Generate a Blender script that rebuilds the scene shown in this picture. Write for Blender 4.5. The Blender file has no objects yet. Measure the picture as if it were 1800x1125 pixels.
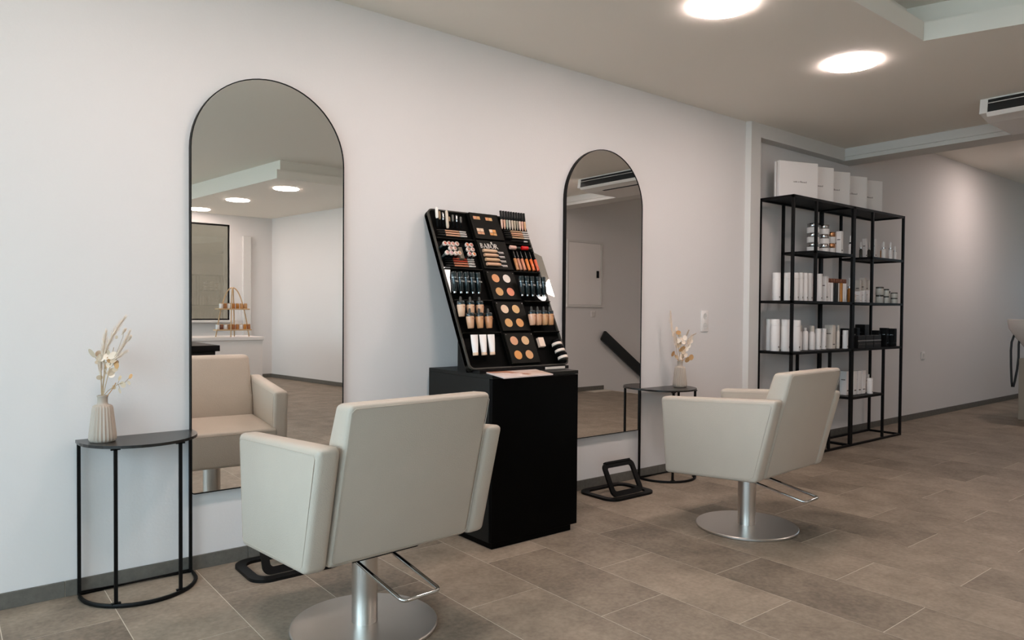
import bpy, bmesh, math, random
from mathutils import Vector, Matrix
random.seed(7)
sc = bpy.context.scene
C = sc.collection
R = math.radians

# ------------------------------------------------------------------ camera
cam = bpy.data.cameras.new('camera'); co = bpy.data.objects.new('camera', cam); C.objects.link(co)
cam.sensor_width = 36.0; cam.lens = 1263.52 / 1800 * 36; cam.shift_y = 9.4 / 1800
cam.clip_start = 0.05; cam.clip_end = 200
_yaw, _pit, _rol = R(38.6463), R(-1.1527), R(0.4468)
_fw = Vector((math.sin(_yaw) * math.cos(_pit), math.cos(_yaw) * math.cos(_pit), math.sin(_pit)))
_r0 = Vector((math.cos(_yaw), -math.sin(_yaw), 0)); _u0 = _r0.cross(_fw)
_r = math.cos(_rol) * _r0 + math.sin(_rol) * _u0; _u = -math.sin(_rol) * _r0 + math.cos(_rol) * _u0
_m = Matrix.Identity(4)
for i in range(3):
    _m[i][0] = _r[i]; _m[i][1] = _u[i]; _m[i][2] = -_fw[i]
_m.translation = Vector((0, -3.2086, 1.1099))
co.matrix_world = _m
sc.camera = co

# ------------------------------------------------------------------ light and exposure
LAMP = 54.0            # emission strength of the ceiling lamps
SKY = 8.2
w = bpy.data.worlds.new('overcast_sky'); sc.world = w; w.use_nodes = True
bg = w.node_tree.nodes['Background']
bg.inputs[0].default_value = (0.69, 0.82, 1.0, 1); bg.inputs[1].default_value = SKY
sc.view_settings.view_transform = 'Standard'
sc.view_settings.look = 'None'
sc.view_settings.exposure = 0.1
sc.view_settings.gamma = 1.0
sc.view_settings.use_curve_mapping = False

def portal(loc, rot, sx, sy):
    l = bpy.data.lights.new('window_portal', 'AREA'); l.shape = 'RECTANGLE'; l.size = sx; l.size_y = sy
    l.cycles.is_portal = True
    o = bpy.data.objects.new('window_portal', l); C.objects.link(o); o.location = loc; o.rotation_euler = rot
portal((-2.45, -2.2, 1.4), (0, R(-90), 0), 2.0, 3.6)
portal((-2.45, -6.6, 1.4), (0, R(-90), 0), 2.0, 3.0)
portal((12.55, -1.4, 1.75), (0, R(90), 0), 0.9, 0.6)

# ------------------------------------------------------------------ materials
def srgb(r, g, b):
    f = lambda c: (c / 255 / 12.92) if c / 255 <= 0.04045 else ((c / 255 + 0.055) / 1.055) ** 2.4
    return (f(r), f(g), f(b), 1)
MATS = {}
def mat(name, col, rough=0.5, metal=0.0, spec=0.5, bump=0.0, bscale=60.0, var=0.0, vscale=3.0, emit=None, coat=0.0, trans=0.0):
    m = bpy.data.materials.new(name); m.use_nodes = True
    nt = m.node_tree; b = nt.nodes['Principled BSDF']
    c = srgb(*col)
    b.inputs['Base Color'].default_value = c; b.inputs['Roughness'].default_value = rough
    b.inputs['Metallic'].default_value = metal; b.inputs['Specular IOR Level'].default_value = spec
    if coat: b.inputs['Coat Weight'].default_value = coat
    if trans: b.inputs['Transmission Weight'].default_value = trans
    geo = nt.nodes.new('ShaderNodeNewGeometry')
    if var:
        n = nt.nodes.new('ShaderNodeTexNoise'); n.inputs['Scale'].default_value = vscale; n.inputs['Detail'].default_value = 6
        nt.links.new(geo.outputs['Position'], n.inputs['Vector'])
        mx = nt.nodes.new('ShaderNodeMix'); mx.data_type = 'RGBA'
        mx.inputs[6].default_value = tuple(x * (1 - var) for x in c[:3]) + (1,)
        mx.inputs[7].default_value = tuple(min(1, x * (1 + var)) for x in c[:3]) + (1,)
        nt.links.new(n.outputs['Fac'], mx.inputs[0]); nt.links.new(mx.outputs[2], b.inputs['Base Color'])
    if bump:
        n2 = nt.nodes.new('ShaderNodeTexNoise'); n2.inputs['Scale'].default_value = bscale; n2.inputs['Detail'].default_value = 5
        nt.links.new(geo.outputs['Position'], n2.inputs['Vector'])
        bp = nt.nodes.new('ShaderNodeBump'); bp.inputs['Strength'].default_value = bump; bp.inputs['Distance'].default_value = 0.004
        nt.links.new(n2.outputs['Fac'], bp.inputs['Height']); nt.links.new(bp.outputs[0], b.inputs['Normal'])
    if emit:
        b.inputs['Emission Color'].default_value = srgb(*emit[0]); b.inputs['Emission Strength'].default_value = emit[1]
    MATS[name] = m
    return m
WALL = mat('painted_plaster', (221, 217, 213), 0.75, spec=0.25, bump=0.12, bscale=90)
CEIL = mat('ceiling_paint', (242, 236, 226), 0.8, spec=0.2, bump=0.06, bscale=70)
TRIMW = mat('white_trim_paint', (214, 210, 204), 0.6, spec=0.3)
GROUT = mat('pale_grout', (206, 196, 180), 0.85)
BASEB = mat('slate_skirting', (96, 92, 84), 0.6, bump=0.2, bscale=120, var=0.35, vscale=45)
BLACKM = mat('black_powder_coat', (10, 9, 8), 0.5, spec=0.18, bump=0.05, bscale=400)
BLACKL = mat('black_lacquer', (3, 3, 3), 0.35, spec=0.06)
BLACKS = mat('black_satin_side', (22, 21, 18), 0.5, spec=0.22)
BLACKP = mat('black_display_plastic', (4, 4, 3), 0.6, spec=0.04)
PALET = mat('palette_plate', (20, 18, 13), 0.55, spec=0.1)
LEATHER = mat('cream_leather', (188, 176, 161), 0.42, spec=0.4, bump=0.25, bscale=260, var=0.05, vscale=8)
PIPING = mat('leather_piping', (182, 168, 152), 0.5)
STEEL = mat('brushed_steel', (206, 202, 196), 0.34, metal=1.0, bump=0.05, bscale=300)
CHROME = mat('chrome', (205, 205, 205), 0.1, metal=1.0)
MIRROR = mat('mirror_silver', (248, 246, 243), 0.0, metal=1.0)
WHITEP = mat('white_plastic', (234, 228, 222), 0.35)
WHITEB = mat('white_packaging', (238, 231, 225), 0.5)
CREAMB = mat('cream_packaging', (220, 208, 194), 0.5)
PINKB = mat('pink_packaging', (196, 166, 154), 0.5)
BLACKB = mat('black_packaging', (10, 9, 8), 0.35, spec=0.3)
SILVER = mat('silver_lid', (190, 188, 186), 0.2, metal=1.0)
COPPER = mat('copper_lid', (196, 140, 98), 0.25, metal=1.0)
BROWNC = mat('rose_brown_cap', (128, 76, 52), 0.35, metal=0.3)
AMBER = mat('amber_product', (192, 124, 44), 0.3)
DARKT = mat('dark_teal_tube', (14, 30, 33), 0.18, coat=0.4)
SMOKE = mat('smoked_glass', (60, 60, 54), 0.1)
PALEG = mat('pale_glass_jar', (196, 192, 182), 0.12)
INK = mat('grey_ink', (118, 108, 100), 0.7)
INKW = mat('white_print', (222, 214, 204), 0.6)
CERAM = mat('beige_ceramic', (174, 160, 145), 0.55, bump=0.08, bscale=200)
DRYP = mat('dried_plume', (242, 224, 204), 0.9)
DRYL = mat('dried_leaf_sage', (198, 176, 150), 0.8)
DRYT = mat('dried_leaf_tan', (196, 150, 100), 0.8)
DRYS = mat('dried_stem', (186, 162, 130), 0.9)
WOOD = mat('bent_beech', (204, 168, 126), 0.5, var=0.15, vscale=25)
PORCE = mat('white_porcelain', (214, 204, 194), 0.15)
RUBBER = mat('black_rubber', (22, 22, 20), 0.5)
PAPER = mat('magazine_paper', (226, 208, 200), 0.4)
DARKV = mat('dark_vent', (12, 12, 11), 0.6)
EXTW = mat('outside_facade', (128, 124, 112), 0.8, var=0.25, vscale=0.8)
PAVE = mat('outside_pavement', (206, 200, 190), 0.9, var=0.15, vscale=2)
TERR = mat('dark_handrail', (18, 15, 12), 0.35)
LAMPM = mat('lamp_diffuser', (250, 246, 240), 0.5, emit=((255, 235, 230), LAMP))
GLOWM = mat('cutout_glow', (240, 236, 232), 0.4, emit=((255, 246, 240), 0.7))  # glow that stands in for bright wall behind the display

def tile_material():
    m = bpy.data.materials.new('concrete_tile'); m.use_nodes = True
    nt = m.node_tree; b = nt.nodes['Principled BSDF']
    geo = nt.nodes.new('ShaderNodeNewGeometry'); oi = nt.nodes.new('ShaderNodeObjectInfo')
    add = nt.nodes.new('ShaderNodeVectorMath'); add.operation = 'ADD'
    sca = nt.nodes.new('ShaderNodeVectorMath'); sca.operation = 'SCALE'; sca.inputs[3].default_value = 37.0
    cmb = nt.nodes.new('ShaderNodeCombineXYZ')
    for k in range(3): nt.links.new(oi.outputs['Random'], cmb.inputs[k])
    nt.links.new(cmb.outputs[0], sca.inputs[0]); nt.links.new(geo.outputs['Position'], add.inputs[0]); nt.links.new(sca.outputs[0], add.inputs[1])
    n1 = nt.nodes.new('ShaderNodeTexNoise'); n1.inputs['Scale'].default_value = 4.5; n1.inputs['Detail'].default_value = 8; n1.inputs['Roughness'].default_value = 0.65
    n2 = nt.nodes.new('ShaderNodeTexNoise'); n2.inputs['Scale'].default_value = 55; n2.inputs['Detail'].default_value = 6
    nt.links.new(add.outputs[0], n1.inputs['Vector']); nt.links.new(add.outputs[0], n2.inputs['Vector'])
    rp = nt.nodes.new('ShaderNodeValToRGB')
    rp.color_ramp.elements[0].position = 0.30; rp.color_ramp.elements[0].color = srgb(103, 92, 79)
    rp.color_ramp.elements[1].position = 0.72; rp.color_ramp.elements[1].color = srgb(163, 148, 130)
    mx = nt.nodes.new('ShaderNodeMath'); mx.operation = 'MULTIPLY_ADD'; mx.inputs[1].default_value = 0.35; 
    nt.links.new(n2.outputs['Fac'], mx.inputs[0])
    s2 = nt.nodes.new('ShaderNodeMath'); s2.operation = 'MULTIPLY'; s2.inputs[1].default_value = 0.65
    nt.links.new(n1.outputs['Fac'], s2.inputs[0]); nt.links.new(s2.outputs[0], mx.inputs[2])
    rnd_ = nt.nodes.new('ShaderNodeMath'); rnd_.operation = 'MULTIPLY_ADD'; rnd_.inputs[1].default_value = 0.16; rnd_.inputs[2].default_value = -0.08
    nt.links.new(oi.outputs['Random'], rnd_.inputs[0])
    sm = nt.nodes.new('ShaderNodeMath'); sm.operation = 'ADD'; nt.links.new(mx.outputs[0], sm.inputs[0]); nt.links.new(rnd_.outputs[0], sm.inputs[1])
    nt.links.new(sm.outputs[0], rp.inputs[0]); nt.links.new(rp.outputs[0], b.inputs['Base Color'])
    b.inputs['Roughness'].default_value = 0.5; b.inputs['Specular IOR Level'].default_value = 0.25
    bp = nt.nodes.new('ShaderNodeBump'); bp.inputs['Strength'].default_value = 0.12; bp.inputs['Distance'].default_value = 0.003
    nt.links.new(n2.outputs['Fac'], bp.inputs['Height']); nt.links.new(bp.outputs[0], b.inputs['Normal'])
    return m
TILE = tile_material()
def glass_material(name, tint, gloss):
    m = bpy.data.materials.new(name); m.use_nodes = True
    nt = m.node_tree; nt.nodes.clear()
    out = nt.nodes.new('ShaderNodeOutputMaterial'); mix = nt.nodes.new('ShaderNodeMixShader')
    t = nt.nodes.new('ShaderNodeBsdfTransparent'); t.inputs[0].default_value = tint
    g = nt.nodes.new('ShaderNodeBsdfGlossy'); g.inputs['Roughness'].default_value = 0.02
    mix.inputs[0].default_value = gloss
    nt.links.new(t.outputs[0], mix.inputs[1]); nt.links.new(g.outputs[0], mix.inputs[2]); nt.links.new(mix.outputs[0], out.inputs[0])
    return m
GLASS = glass_material('window_glass', (0.90, 0.97, 0.96, 1), 0.07)
TINTED = glass_material('tinted_glass', (0.62, 0.56, 0.50, 1), 0.10)
ACRYL = glass_material('clear_acrylic', (0.72, 0.71, 0.67, 1), 0.12)

# ------------------------------------------------------------------ mesh helpers
def nb(): return bmesh.new()
def box(bm, x0, x1, y0, y1, z0, z1, bev=0.0, seg=2, mi=0):
    vs = [bm.verts.new((x, y, z)) for z in (z0, z1) for y in (y0, y1) for x in (x0, x1)]
    fs = [bm.faces.new([vs[i] for i in q]) for q in ((0, 2, 3, 1), (4, 5, 7, 6), (0, 1, 5, 4), (2, 6, 7, 3), (0, 4, 6, 2), (1, 3, 7, 5))]
    for f in fs: f.material_index = mi
    if bev:
        es = list({e for f in fs for e in f.edges})
        bmesh.ops.bevel(bm, geom=es, offset=bev, segments=seg, profile=0.5, affect='EDGES')
    return bm
def prism(bm, pts, axis, a, b, bev=0.0, seg=2):
    """extrude polygon pts (2-tuples) along axis between a and b"""
    def P(q, t):
        if axis == 'x': return (t, q[0], q[1])
        if axis == 'y': return (q[0], t, q[1])
        return (q[0], q[1], t)
    A = [bm.verts.new(P(q, a)) for q in pts]; B = [bm.verts.new(P(q, b)) for q in pts]
    fs = [bm.faces.new(A[::-1]), bm.faces.new(B)]
    n = len(pts)
    for i in range(n): fs.append(bm.faces.new((A[i], A[(i + 1) % n], B[(i + 1) % n], B[i])))
    if bev:
        es = list({e for f in fs for e in f.edges})
        bmesh.ops.bevel(bm, geom=es, offset=bev, segments=seg, profile=0.5, affect='EDGES')
    return bm
def lathe(bm, prof, n=20, cx=0, cy=0, ribs=0, depth=0.0):
    rings = []
    for r, z in prof:
        rr = []
        for i in range(n):
            a = 2 * math.pi * i / n
            k = r * (1 - depth * (0.5 + 0.5 * math.cos(ribs * a))) if ribs else r
            rr.append(bm.verts.new((cx + k * math.cos(a), cy + k * math.sin(a), z)))
        rings.append(rr)
    for a, b in zip(rings[:-1], rings[1:]):
        for i in range(n): bm.faces.new((a[i], a[(i + 1) % n], b[(i + 1) % n], b[i]))
    if prof[0][0] > 1e-5: bm.faces.new(rings[0][::-1])
    if prof[-1][0] > 1e-5: bm.faces.new(rings[-1])
    return bm
def cyl(bm, r, z0, z1, n=16, cx=0, cy=0, e=0.0):
    p = [(r, z0), (r, z1)] if not e else [(r - e, z0), (r, z0 + e), (r, z1 - e), (r - e, z1)]
    return lathe(bm, p, n, cx, cy)
def tube(bm, pts, rad, n=8, closed=False):
    pts = [Vector(p) for p in pts]; N = len(pts); rings = []
    rads = rad if isinstance(rad, (list, tuple)) else [rad] * N
    up = Vector((0, 0, 1)); prev = None
    for i, p in enumerate(pts):
        if closed: t = pts[(i + 1) % N] - pts[i - 1]
        else: t = pts[min(i + 1, N - 1)] - pts[max(i - 1, 0)]
        t.normalize()
        if prev is None:
            a = t.cross(up)
            if a.length < 0.05: a = t.cross(Vector((1, 0, 0)))
        else:
            a = prev - t * prev.dot(t)
        a.normalize(); prev = a; b = t.cross(a)
        rings.append([bm.verts.new(p + (a * math.cos(2 * math.pi * k / n) + b * math.sin(2 * math.pi * k / n)) * rads[i]) for k in range(n)])
    m = N if closed else N - 1
    for i in range(m):
        A, B = rings[i], rings[(i + 1) % N]
        off = 0
        if closed and i == N - 1:
            off = min(range(n), key=lambda o: (A[0].co - B[o].co).length)
        for k in range(n): bm.faces.new((A[k], A[(k + 1) % n], B[(k + 1 + off) % n], B[(k + off) % n]))
    if not closed:
        bm.faces.new(rings[0][::-1]); bm.faces.new(rings[-1])
    return bm
def arc(cx, cy, r, a0, a1, n): return [(cx + r * math.cos(R(a0 + (a1 - a0) * i / n)), cy + r * math.sin(R(a0 + (a1 - a0) * i / n))) for i in range(n + 1)]
def rrect(x0, x1, y0, y1, r, n=5):
    return arc(x1 - r, y1 - r, r, 0, 90, n) + arc(x0 + r, y1 - r, r, 90, 180, n) + arc(x0 + r, y0 + r, r, 180, 270, n) + arc(x1 - r, y0 + r, r, 270, 360, n)
def ring_plate(bm, outer, inner, axis, a, b):
    """flat closed frame between two loops with the same vertex count"""
    def P(q, t):
        if axis == 'x': return (t, q[0], q[1])
        if axis == 'y': return (q[0], t, q[1])
        return (q[0], q[1], t)
    n = len(outer)
    L = [[bm.verts.new(P(q, t)) for q in lp] for t in (a, b) for lp in (outer, inner)]
    for i in range(n):
        j = (i + 1) % n
        bm.faces.new((L[0][i], L[0][j], L[1][j], L[1][i])); bm.faces.new((L[2][i], L[3][i], L[3][j], L[2][j]))
        bm.faces.new((L[0][i], L[2][i], L[2][j], L[0][j])); bm.faces.new((L[1][i], L[1][j], L[3][j], L[3][i]))
    return bm
def mesh(name, bm, m, smooth=None):
    bmesh.ops.recalc_face_normals(bm, faces=bm.faces)
    me = bpy.data.meshes.new(name); bm.to_mesh(me); bm.free()
    for x in (m if isinstance(m, (list, tuple)) else [m]): me.materials.append(x)
    if smooth is not None:
        me.polygons.foreach_set('use_smooth', [True] * len(me.polygons))
        me.set_sharp_from_angle(angle=R(smooth))
    return me
def obj(name, bm, m, parent=None, smooth=None, loc=None, rot=None):
    me = bm if isinstance(bm, bpy.types.Mesh) else mesh(name, bm, m, smooth)
    o = bpy.data.objects.new(name, me); C.objects.link(o)
    if parent: o.parent = parent
    if loc is not None: o.location = loc
    if rot is not None: o.rotation_euler = rot
    return o
def tag(o, label, cat, group=None):
    o['label'] = label; o['category'] = cat
    if group: o['group'] = group
    return o
def thing(name, label, cat, loc=(0, 0, 0), rotz=0.0, group=None):
    o = bpy.data.objects.new(name, None); C.objects.link(o); o.empty_display_size = 0.05
    o.location = loc; o.rotation_euler = (0, 0, rotz)
    return tag(o, label, cat, group)
def struct(name, bm, m, smooth=None):
    o = obj(name, bm, m, None, smooth); o['kind'] = 'structure'; return o
def copy_tree(o, parent=None):
    c = o.copy(); C.objects.link(c)
    if parent: c.parent = parent
    for ch in list(o.children): copy_tree(ch, c)
    return c
ORD = ['first', 'second', 'third', 'fourth', 'fifth', 'sixth', 'seventh', 'eighth', 'ninth', 'tenth', 'eleventh', 'twelfth']

# ================================================================== the room
ZC = 2.572; ZM = 2.673; ZT = 2.79
# floor: grout bed and tiles
fb = nb(); box(fb, -2.5, 7.44, -8.6, 0.15, -0.14, -0.0007); box(fb, 7.44, 9.06, -3.42, 0.15, -0.14, -0.0007); box(fb, 9.06, 12.7, -8.6, 0.15, -0.14, -0.0007)
floor = struct('floor', fb, GROUT)
TX, TY, X0 = 0.34395, 0.694, 0.50619
tb_ = nb(); box(tb_, 0.0016, TX - 0.0016, -TY + 0.0016, -0.0016, -0.012, 0.0)
tile_me = mesh('floor_tile', tb_, TILE)
far = nb(); cand = []
for k in range(-9, 36):
    x = X0 + k * TX
    y0 = 0.0 if k % 2 == 0 else 0.347
    for j in range(-1, 14):
        y = y0 - j * TY
        if y - TY > 0.06 or y < -8.6 or x > 12.6: continue
        if x + TX > 7.42 and x < 9.06 and y - TY < -3.44: continue
        if x > 5.0 and y - TY < -4.3: continue
        cand.append((x, y, j))
def seen(c):
    x, y = c[0] + TX / 2 - 0.0, c[1] - TY / 2
    dx, dy = x, y + 3.2086
    dep = dx * math.sin(_yaw) + dy * math.cos(_yaw); lat = dx * math.cos(_yaw) - dy * math.sin(_yaw)
    return dep > 1.6 and abs(lat / dep) < 0.80, dep
vis = sorted([(seen(c)[1], c) for c in cand if seen(c)[0]], key=lambda q: q[0])[:290]
near = {c for _, c in vis}
for c in cand:
    x, y, _ = c
    top = min(y, 0.046)
    if c in near and top == y:
        obj('floor_tile', tile_me, None, floor, loc=(x, y, 0))
    else:
        if top - (y - TY) < 0.02: continue
        box(far, x + 0.0016, x + TX - 0.0016, max(y - TY, -8.6) + 0.0016, top - 0.0016, -0.012, 0.0)
ft = obj('floor_tile_field', far, TILE, floor); ft['kind'] = 'stuff'

# walls
b = nb(); box(b, -2.5, 4.842, 0.0, 0.15, -0.1, 2.9); struct('wall_front', b, WALL)
b = nb(); box(b, 4.842, 12.7, 0.05, 0.15, -0.1, 3.0); struct('wall_front_recess', b, WALL)
b = nb(); prism(b, [(4.842, 0.06), (4.842, 0.0), (4.858, -0.04), (4.988, -0.04), (4.988, 0.06)], 'z', 0.0, ZC); struct('trim_1', b, TRIMW)
b = nb(); box(b, 4.988, 6.302, -0.040, 0.06, 2.466, ZC + 0.01); struct('trim_2', b, TRIMW)
b = nb(); box(b, 6.302, 6.57, -4.05, 0.06, 2.50, 2.95); box(b, 6.318, 6.57, -4.05, 0.06, 2.466, 2.51); struct('trim_3', b, TRIMW)
# far end of the room, back walls (they show in the two mirrors)
b = nb(); box(b, 12.6, 12.7, -4.1, -1.7, -0.1, 3.0); box(b, 12.6, 12.7, -1.1, 0.15, -0.1, 3.0); box(b, 12.6, 12.7, -1.7, -1.1, -0.1, 1.3); box(b, 12.6, 12.7, -1.7, -1.1, 2.2, 3.0)
struct('wall_right', b, WALL)
b = nb(); box(b, 4.84, 12.7, -4.14, -4.02, -1.6, 3.0); struct('wall_back', b, WALL)
b = nb()
for i in range(6): box(b, 7.44 + 0.27 * i, 7.44 + 0.27 * (i + 1), -4.02, -3.42, -1.6, -0.18 * (i + 1))
box(b, 7.40, 9.2, -3.42, -3.36, -1.6, -0.14); struct('floor_stair', b, TRIMW)
b = nb(); prism(b, [(4.225, -8.6), (4.895, -4.02), (5.0, -4.02), (5.0, -8.6)], 'z', -0.1, 2.9); struct('wall_side', b, WALL)
WX0, WX1, WZ0, WZ1 = 0.3, 3.587, 0.93, 2.423
b = nb(); box(b, -2.5, WX0, -8.52, -8.42, -0.1, 2.9); box(b, WX1, 4.4, -8.52, -8.42, -0.1, 2.9); box(b, WX0, WX1, -8.52, -8.42, -0.1, WZ0); box(b, WX0, WX1, -8.52, -8.42, WZ1, 2.9)
struct('wall_rear', b, WALL)
b = nb(); box(b, 3.775, 3.90, -8.42, -8.36, 0.0, 2.26, 0.006); struct('trim_4', b, TRIMW)
b = nb(); box(b, -2.5, -2.4, -0.4, 0.15, -0.1, 2.9); box(b, -2.5, -2.4, -5.1, -4.0, -0.1, 2.9); box(b, -2.5, -2.4, -8.6, -8.1, -0.1, 2.9)
for q0, q1 in ((-4.0, -0.4), (-8.1, -5.1)):
    box(b, -2.5, -2.4, q0, q1, -0.1, 0.35); box(b, -2.5, -2.4, q0, q1, 2.42, 2.9)
struct('wall_left', b, WALL)
# windows: each with its frame bars and panes
def window(name, fixed, a0, a1, z0, z1, n, axis, gm=None, fw=0.05):
    fr = nb()
    def bar(p0, p1, q0, q1):
        if axis == 'x': box(fr, fixed - 0.03, fixed + 0.03, p0, p1, q0, q1)
        else: box(fr, p0, p1, fixed - 0.03, fixed + 0.03, q0, q1)
    s = (a1 - a0) / n
    bar(a0, a1, z0, z0 + fw); bar(a0, a1, z1 - fw, z1)
    for i in range(n + 1):
        c = a0 + i * s; bar(max(a0, c - fw / 2), min(a1, c + fw / 2), z0 + fw, z1 - fw)
    o = struct(name, fr, BLACKM)
    for i in range(n):
        g = nb(); p0, p1 = a0 + i * s + fw / 2, a0 + (i + 1) * s - fw / 2
        if axis == 'x': box(g, fixed - 0.004, fixed + 0.004, p0, p1, z0 + fw, z1 - fw)
        else: box(g, p0, p1, fixed - 0.004, fixed + 0.004, z0 + fw, z1 - fw)
        obj('pane', g, gm or GLASS, o)
window('window_1', -2.45, -4.0, -0.4, 0.35, 2.42, 2, 'x')
window('window_2', -8.47, WX0, WX1, WZ0, WZ1, 2, 'y', TINTED, 0.022)
window('window_4', -2.45, -8.1, -5.1, 0.35, 2.42, 2, 'x')
window('window_added', 12.65, -1.7, -1.1, 1.3, 2.2, 1, 'x')  # unseen window, added to bring cool daylight onto the far wall
b = nb(); box(b, WX0 - 0.05, WX1 + 0.04, -8.42, -8.27, WZ0 - 0.035, WZ0, 0.004); struct('trim_5', b, TRIMW)
# ceiling: dropped boards with a stepped L-shaped raised field
low = [[(-2.5, -1.55), (4.128, -1.55), (4.128, 0.05), (-2.5, 0.05)],
       [(4.128, -1.532), (4.86, -3.73), (4.87, -4.1), (6.31, -4.1), (6.31, 0.05), (4.128, 0.05)],
       [(2.975, -4.79), (4.85, -4.77), (4.85, -8.6), (2.47, -8.6)]]
upp = [[(-2.5, -1.44), (4.18, -1.44), (4.18, 0.05), (-2.5, 0.05)],
       [(4.18, -1.44), (4.93, -3.73), (4.93, -4.1), (6.31, -4.1), (6.31, 0.05), (4.18, 0.05)],
       [(3.03, -4.84), (4.85, -4.82), (4.85, -8.6), (2.53, -8.6)]]
b = nb(); box(b, -2.5, 6.4, -8.6, 0.15, ZT, ZT + 0.12); struct('ceiling', b, CEIL)
b = nb()
for q in low: prism(b, q, 'z', ZC, ZM)
struct('ceiling_lower', b, CEIL)
b = nb()
for q in upp: prism(b, q, 'z', ZM, ZT)
struct('ceiling_step', b, CEIL)
b = nb(); box(b, 6.5, 12.7, -4.14, 0.15, 2.85, 3.0); struct('ceiling_wash', b, CEIL)
# skirting tiles
def skirting(name, pts, L=0.694):
    (xa, ya), (xb, yb) = pts
    d = Vector((xb - xa, yb - ya, 0)); n = d.length; d.normalize()
    ang = math.atan2(d.y, d.x)
    bb = nb(); box(bb, 0, n, -0.006, 0.0, 0, 0.056)
    o = obj(name, bb, GROUT, None, loc=(xa, ya, 0), rot=(0, 0, ang)); o['kind'] = 'structure'
    s = 0.0
    while s < n - 0.01:
        e = min(n, s + L); p = nb(); box(p, s + 0.001, e - 0.001, -0.010, -0.001, 0, 0.060, 0.001, 1)
        obj('skirting_tile', p, BASEB, o); s = e
skirting('baseboard_front', ((-2.4, 0.0), (4.842, 0.0)))
skirting('baseboard_recess', ((4.988, 0.05), (12.6, 0.05)))
skirting('baseboard_side', ((4.895, -4.02), (4.245, -8.42)))
skirting('baseboard_back', ((7.42, -4.02), (4.9, -4.02)))
skirting('baseboard_rear', ((4.25, -8.42), (-2.4, -8.42)))
# outside: pavement and the building across the lane behind the rear window
b = nb(); box(b, -40, 60, -40, 40, -0.4, -0.2); struct('ground_outside', b, PAVE)
b = nb(); box(b, -3, 7, -12.2, -11.7, -0.2, 6); tag(obj('neighbour_building', b, EXTW), 'dull grey-green building front seen through the rear window in the mirror', 'building')

# ================================================================== ceiling lamps, air conditioner
def ceiling_lamp(x, y, z, label, group='round ceiling lamps', sc_=1.0):
    t = thing('ceiling_lamp', label, 'lamp', (x, y, z), 0, group); t.scale = (sc_, sc_, 1)
    a = nb(); lathe(a, [(0.1495, 0.0), (0.1525, 0.0), (0.1525, -0.003), (0.1495, -0.003)], 40); obj('lamp_rim', a, WHITEP, t, 40)
    a = nb(); lathe(a, [(0.150, -0.001), (0.150, -0.007), (0.144, -0.012), (0.0001, -0.012)], 40); obj('diffuser', a, LAMPM, t, 40)
ceiling_lamp(2.918, -1.137, ZC, 'glowing round ceiling lamp cut by the top of the picture')
ceiling_lamp(4.171, -1.142, ZC, 'glowing round ceiling lamp in full view nearest the shelf')
ceiling_lamp(1.665, -1.137, ZC, 'round ceiling lamp above the left chair, out of the picture')
ceiling_lamp(0.412, -1.137, ZC, 'round ceiling lamp above the left half-moon table, out of the picture')
ceiling_lamp(5.55, -3.05, ZC, 'added unseen round lamp brightening the shelf, behind the air conditioner')  # unseen lamp, added to brighten the shelf and the wall behind it
for i, (x, y, s) in enumerate(((3.308, -5.376, 'nearest, right-hand'), (3.157, -6.698, 'middle'), (3.011, -7.979, 'farthest, left-hand'))):
    ceiling_lamp(x, y, ZC, s + ' round ceiling lamp of the three reflected in the left mirror')
ceiling_lamp(9.2, -0.85, 2.85, 'round ceiling lamp over the wash basin, out of the picture', sc_=1.2)

t = thing('air_conditioner', 'white ceiling air conditioner with dark outlet slot beside the beam', 'air conditioner', (5.88, -1.99, ZC))
b = nb(); prism(b, [(-0.32, 0), (-0.335, -0.10), (-0.16, -0.132), (0.32, -0.137), (0.32, 0)], 'y', -0.645, 0.645); obj('housing', b, WHITEP, t)
b = nb(); prism(b, [(-0.330, -0.012), (-0.341, -0.098), (-0.30, -0.104), (-0.29, -0.012)], 'y', -0.595, 0.595); obj('outlet_slot', b, DARKV, t)
b = nb(); prism(b, [(-0.343, -0.036), (-0.344, -0.040), (-0.33, -0.040), (-0.33, -0.036)], 'y', -0.59, 0.59); obj('louver', b, WHITEP, t)
b = nb(); prism(b, [(-0.347, -0.098), (-0.325, -0.124), (-0.30, -0.124), (-0.31, -0.098)], 'y', -0.60, 0.60); obj('lower_lip', b, WHITEP, t)
b = nb(); prism(b, [(-0.17, -0.1345), (-0.14, -0.1345), (-0.14, -0.130), (-0.17, -0.130)], 'y', -0.42, 0.40); obj('intake_slot', b, DARKV, t)

# ================================================================== arched mirrors
def arch_loop(w, h, r0, off=0.0, n=36):
    hw = w / 2 - off; top = h - w / 2; r = max(0.002, r0 - off)
    return arc(hw - r, off + r, r, -90, 0, 4) + arc(0, top, hw, 0, 180, n) + arc(-hw + r, off + r, r, 180, 270, 4)
def arched_mirror(x, label):
    t = thing('arched_mirror', label, 'mirror', (x, 0, 0.3265), 0, 'arched wall mirrors')
    a = nb(); ring_plate(a, arch_loop(0.689, 1.8, 0.016), arch_loop(0.689, 1.8, 0.016, 0.004), 'y', -0.0005, -0.028); obj('frame', a, BLACKM, t, 30)
    a = nb(); prism(a, arch_loop(0.689, 1.8, 0.016, 0.0042), 'y', -0.002, -0.025); obj('mirror_glass', a, MIRROR, t)
arched_mirror(1.1707, 'tall arched wall mirror with thin black frame behind the left chair')
arched_mirror(3.2968, 'tall arched wall mirror with thin black frame right of the makeup display')

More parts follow.
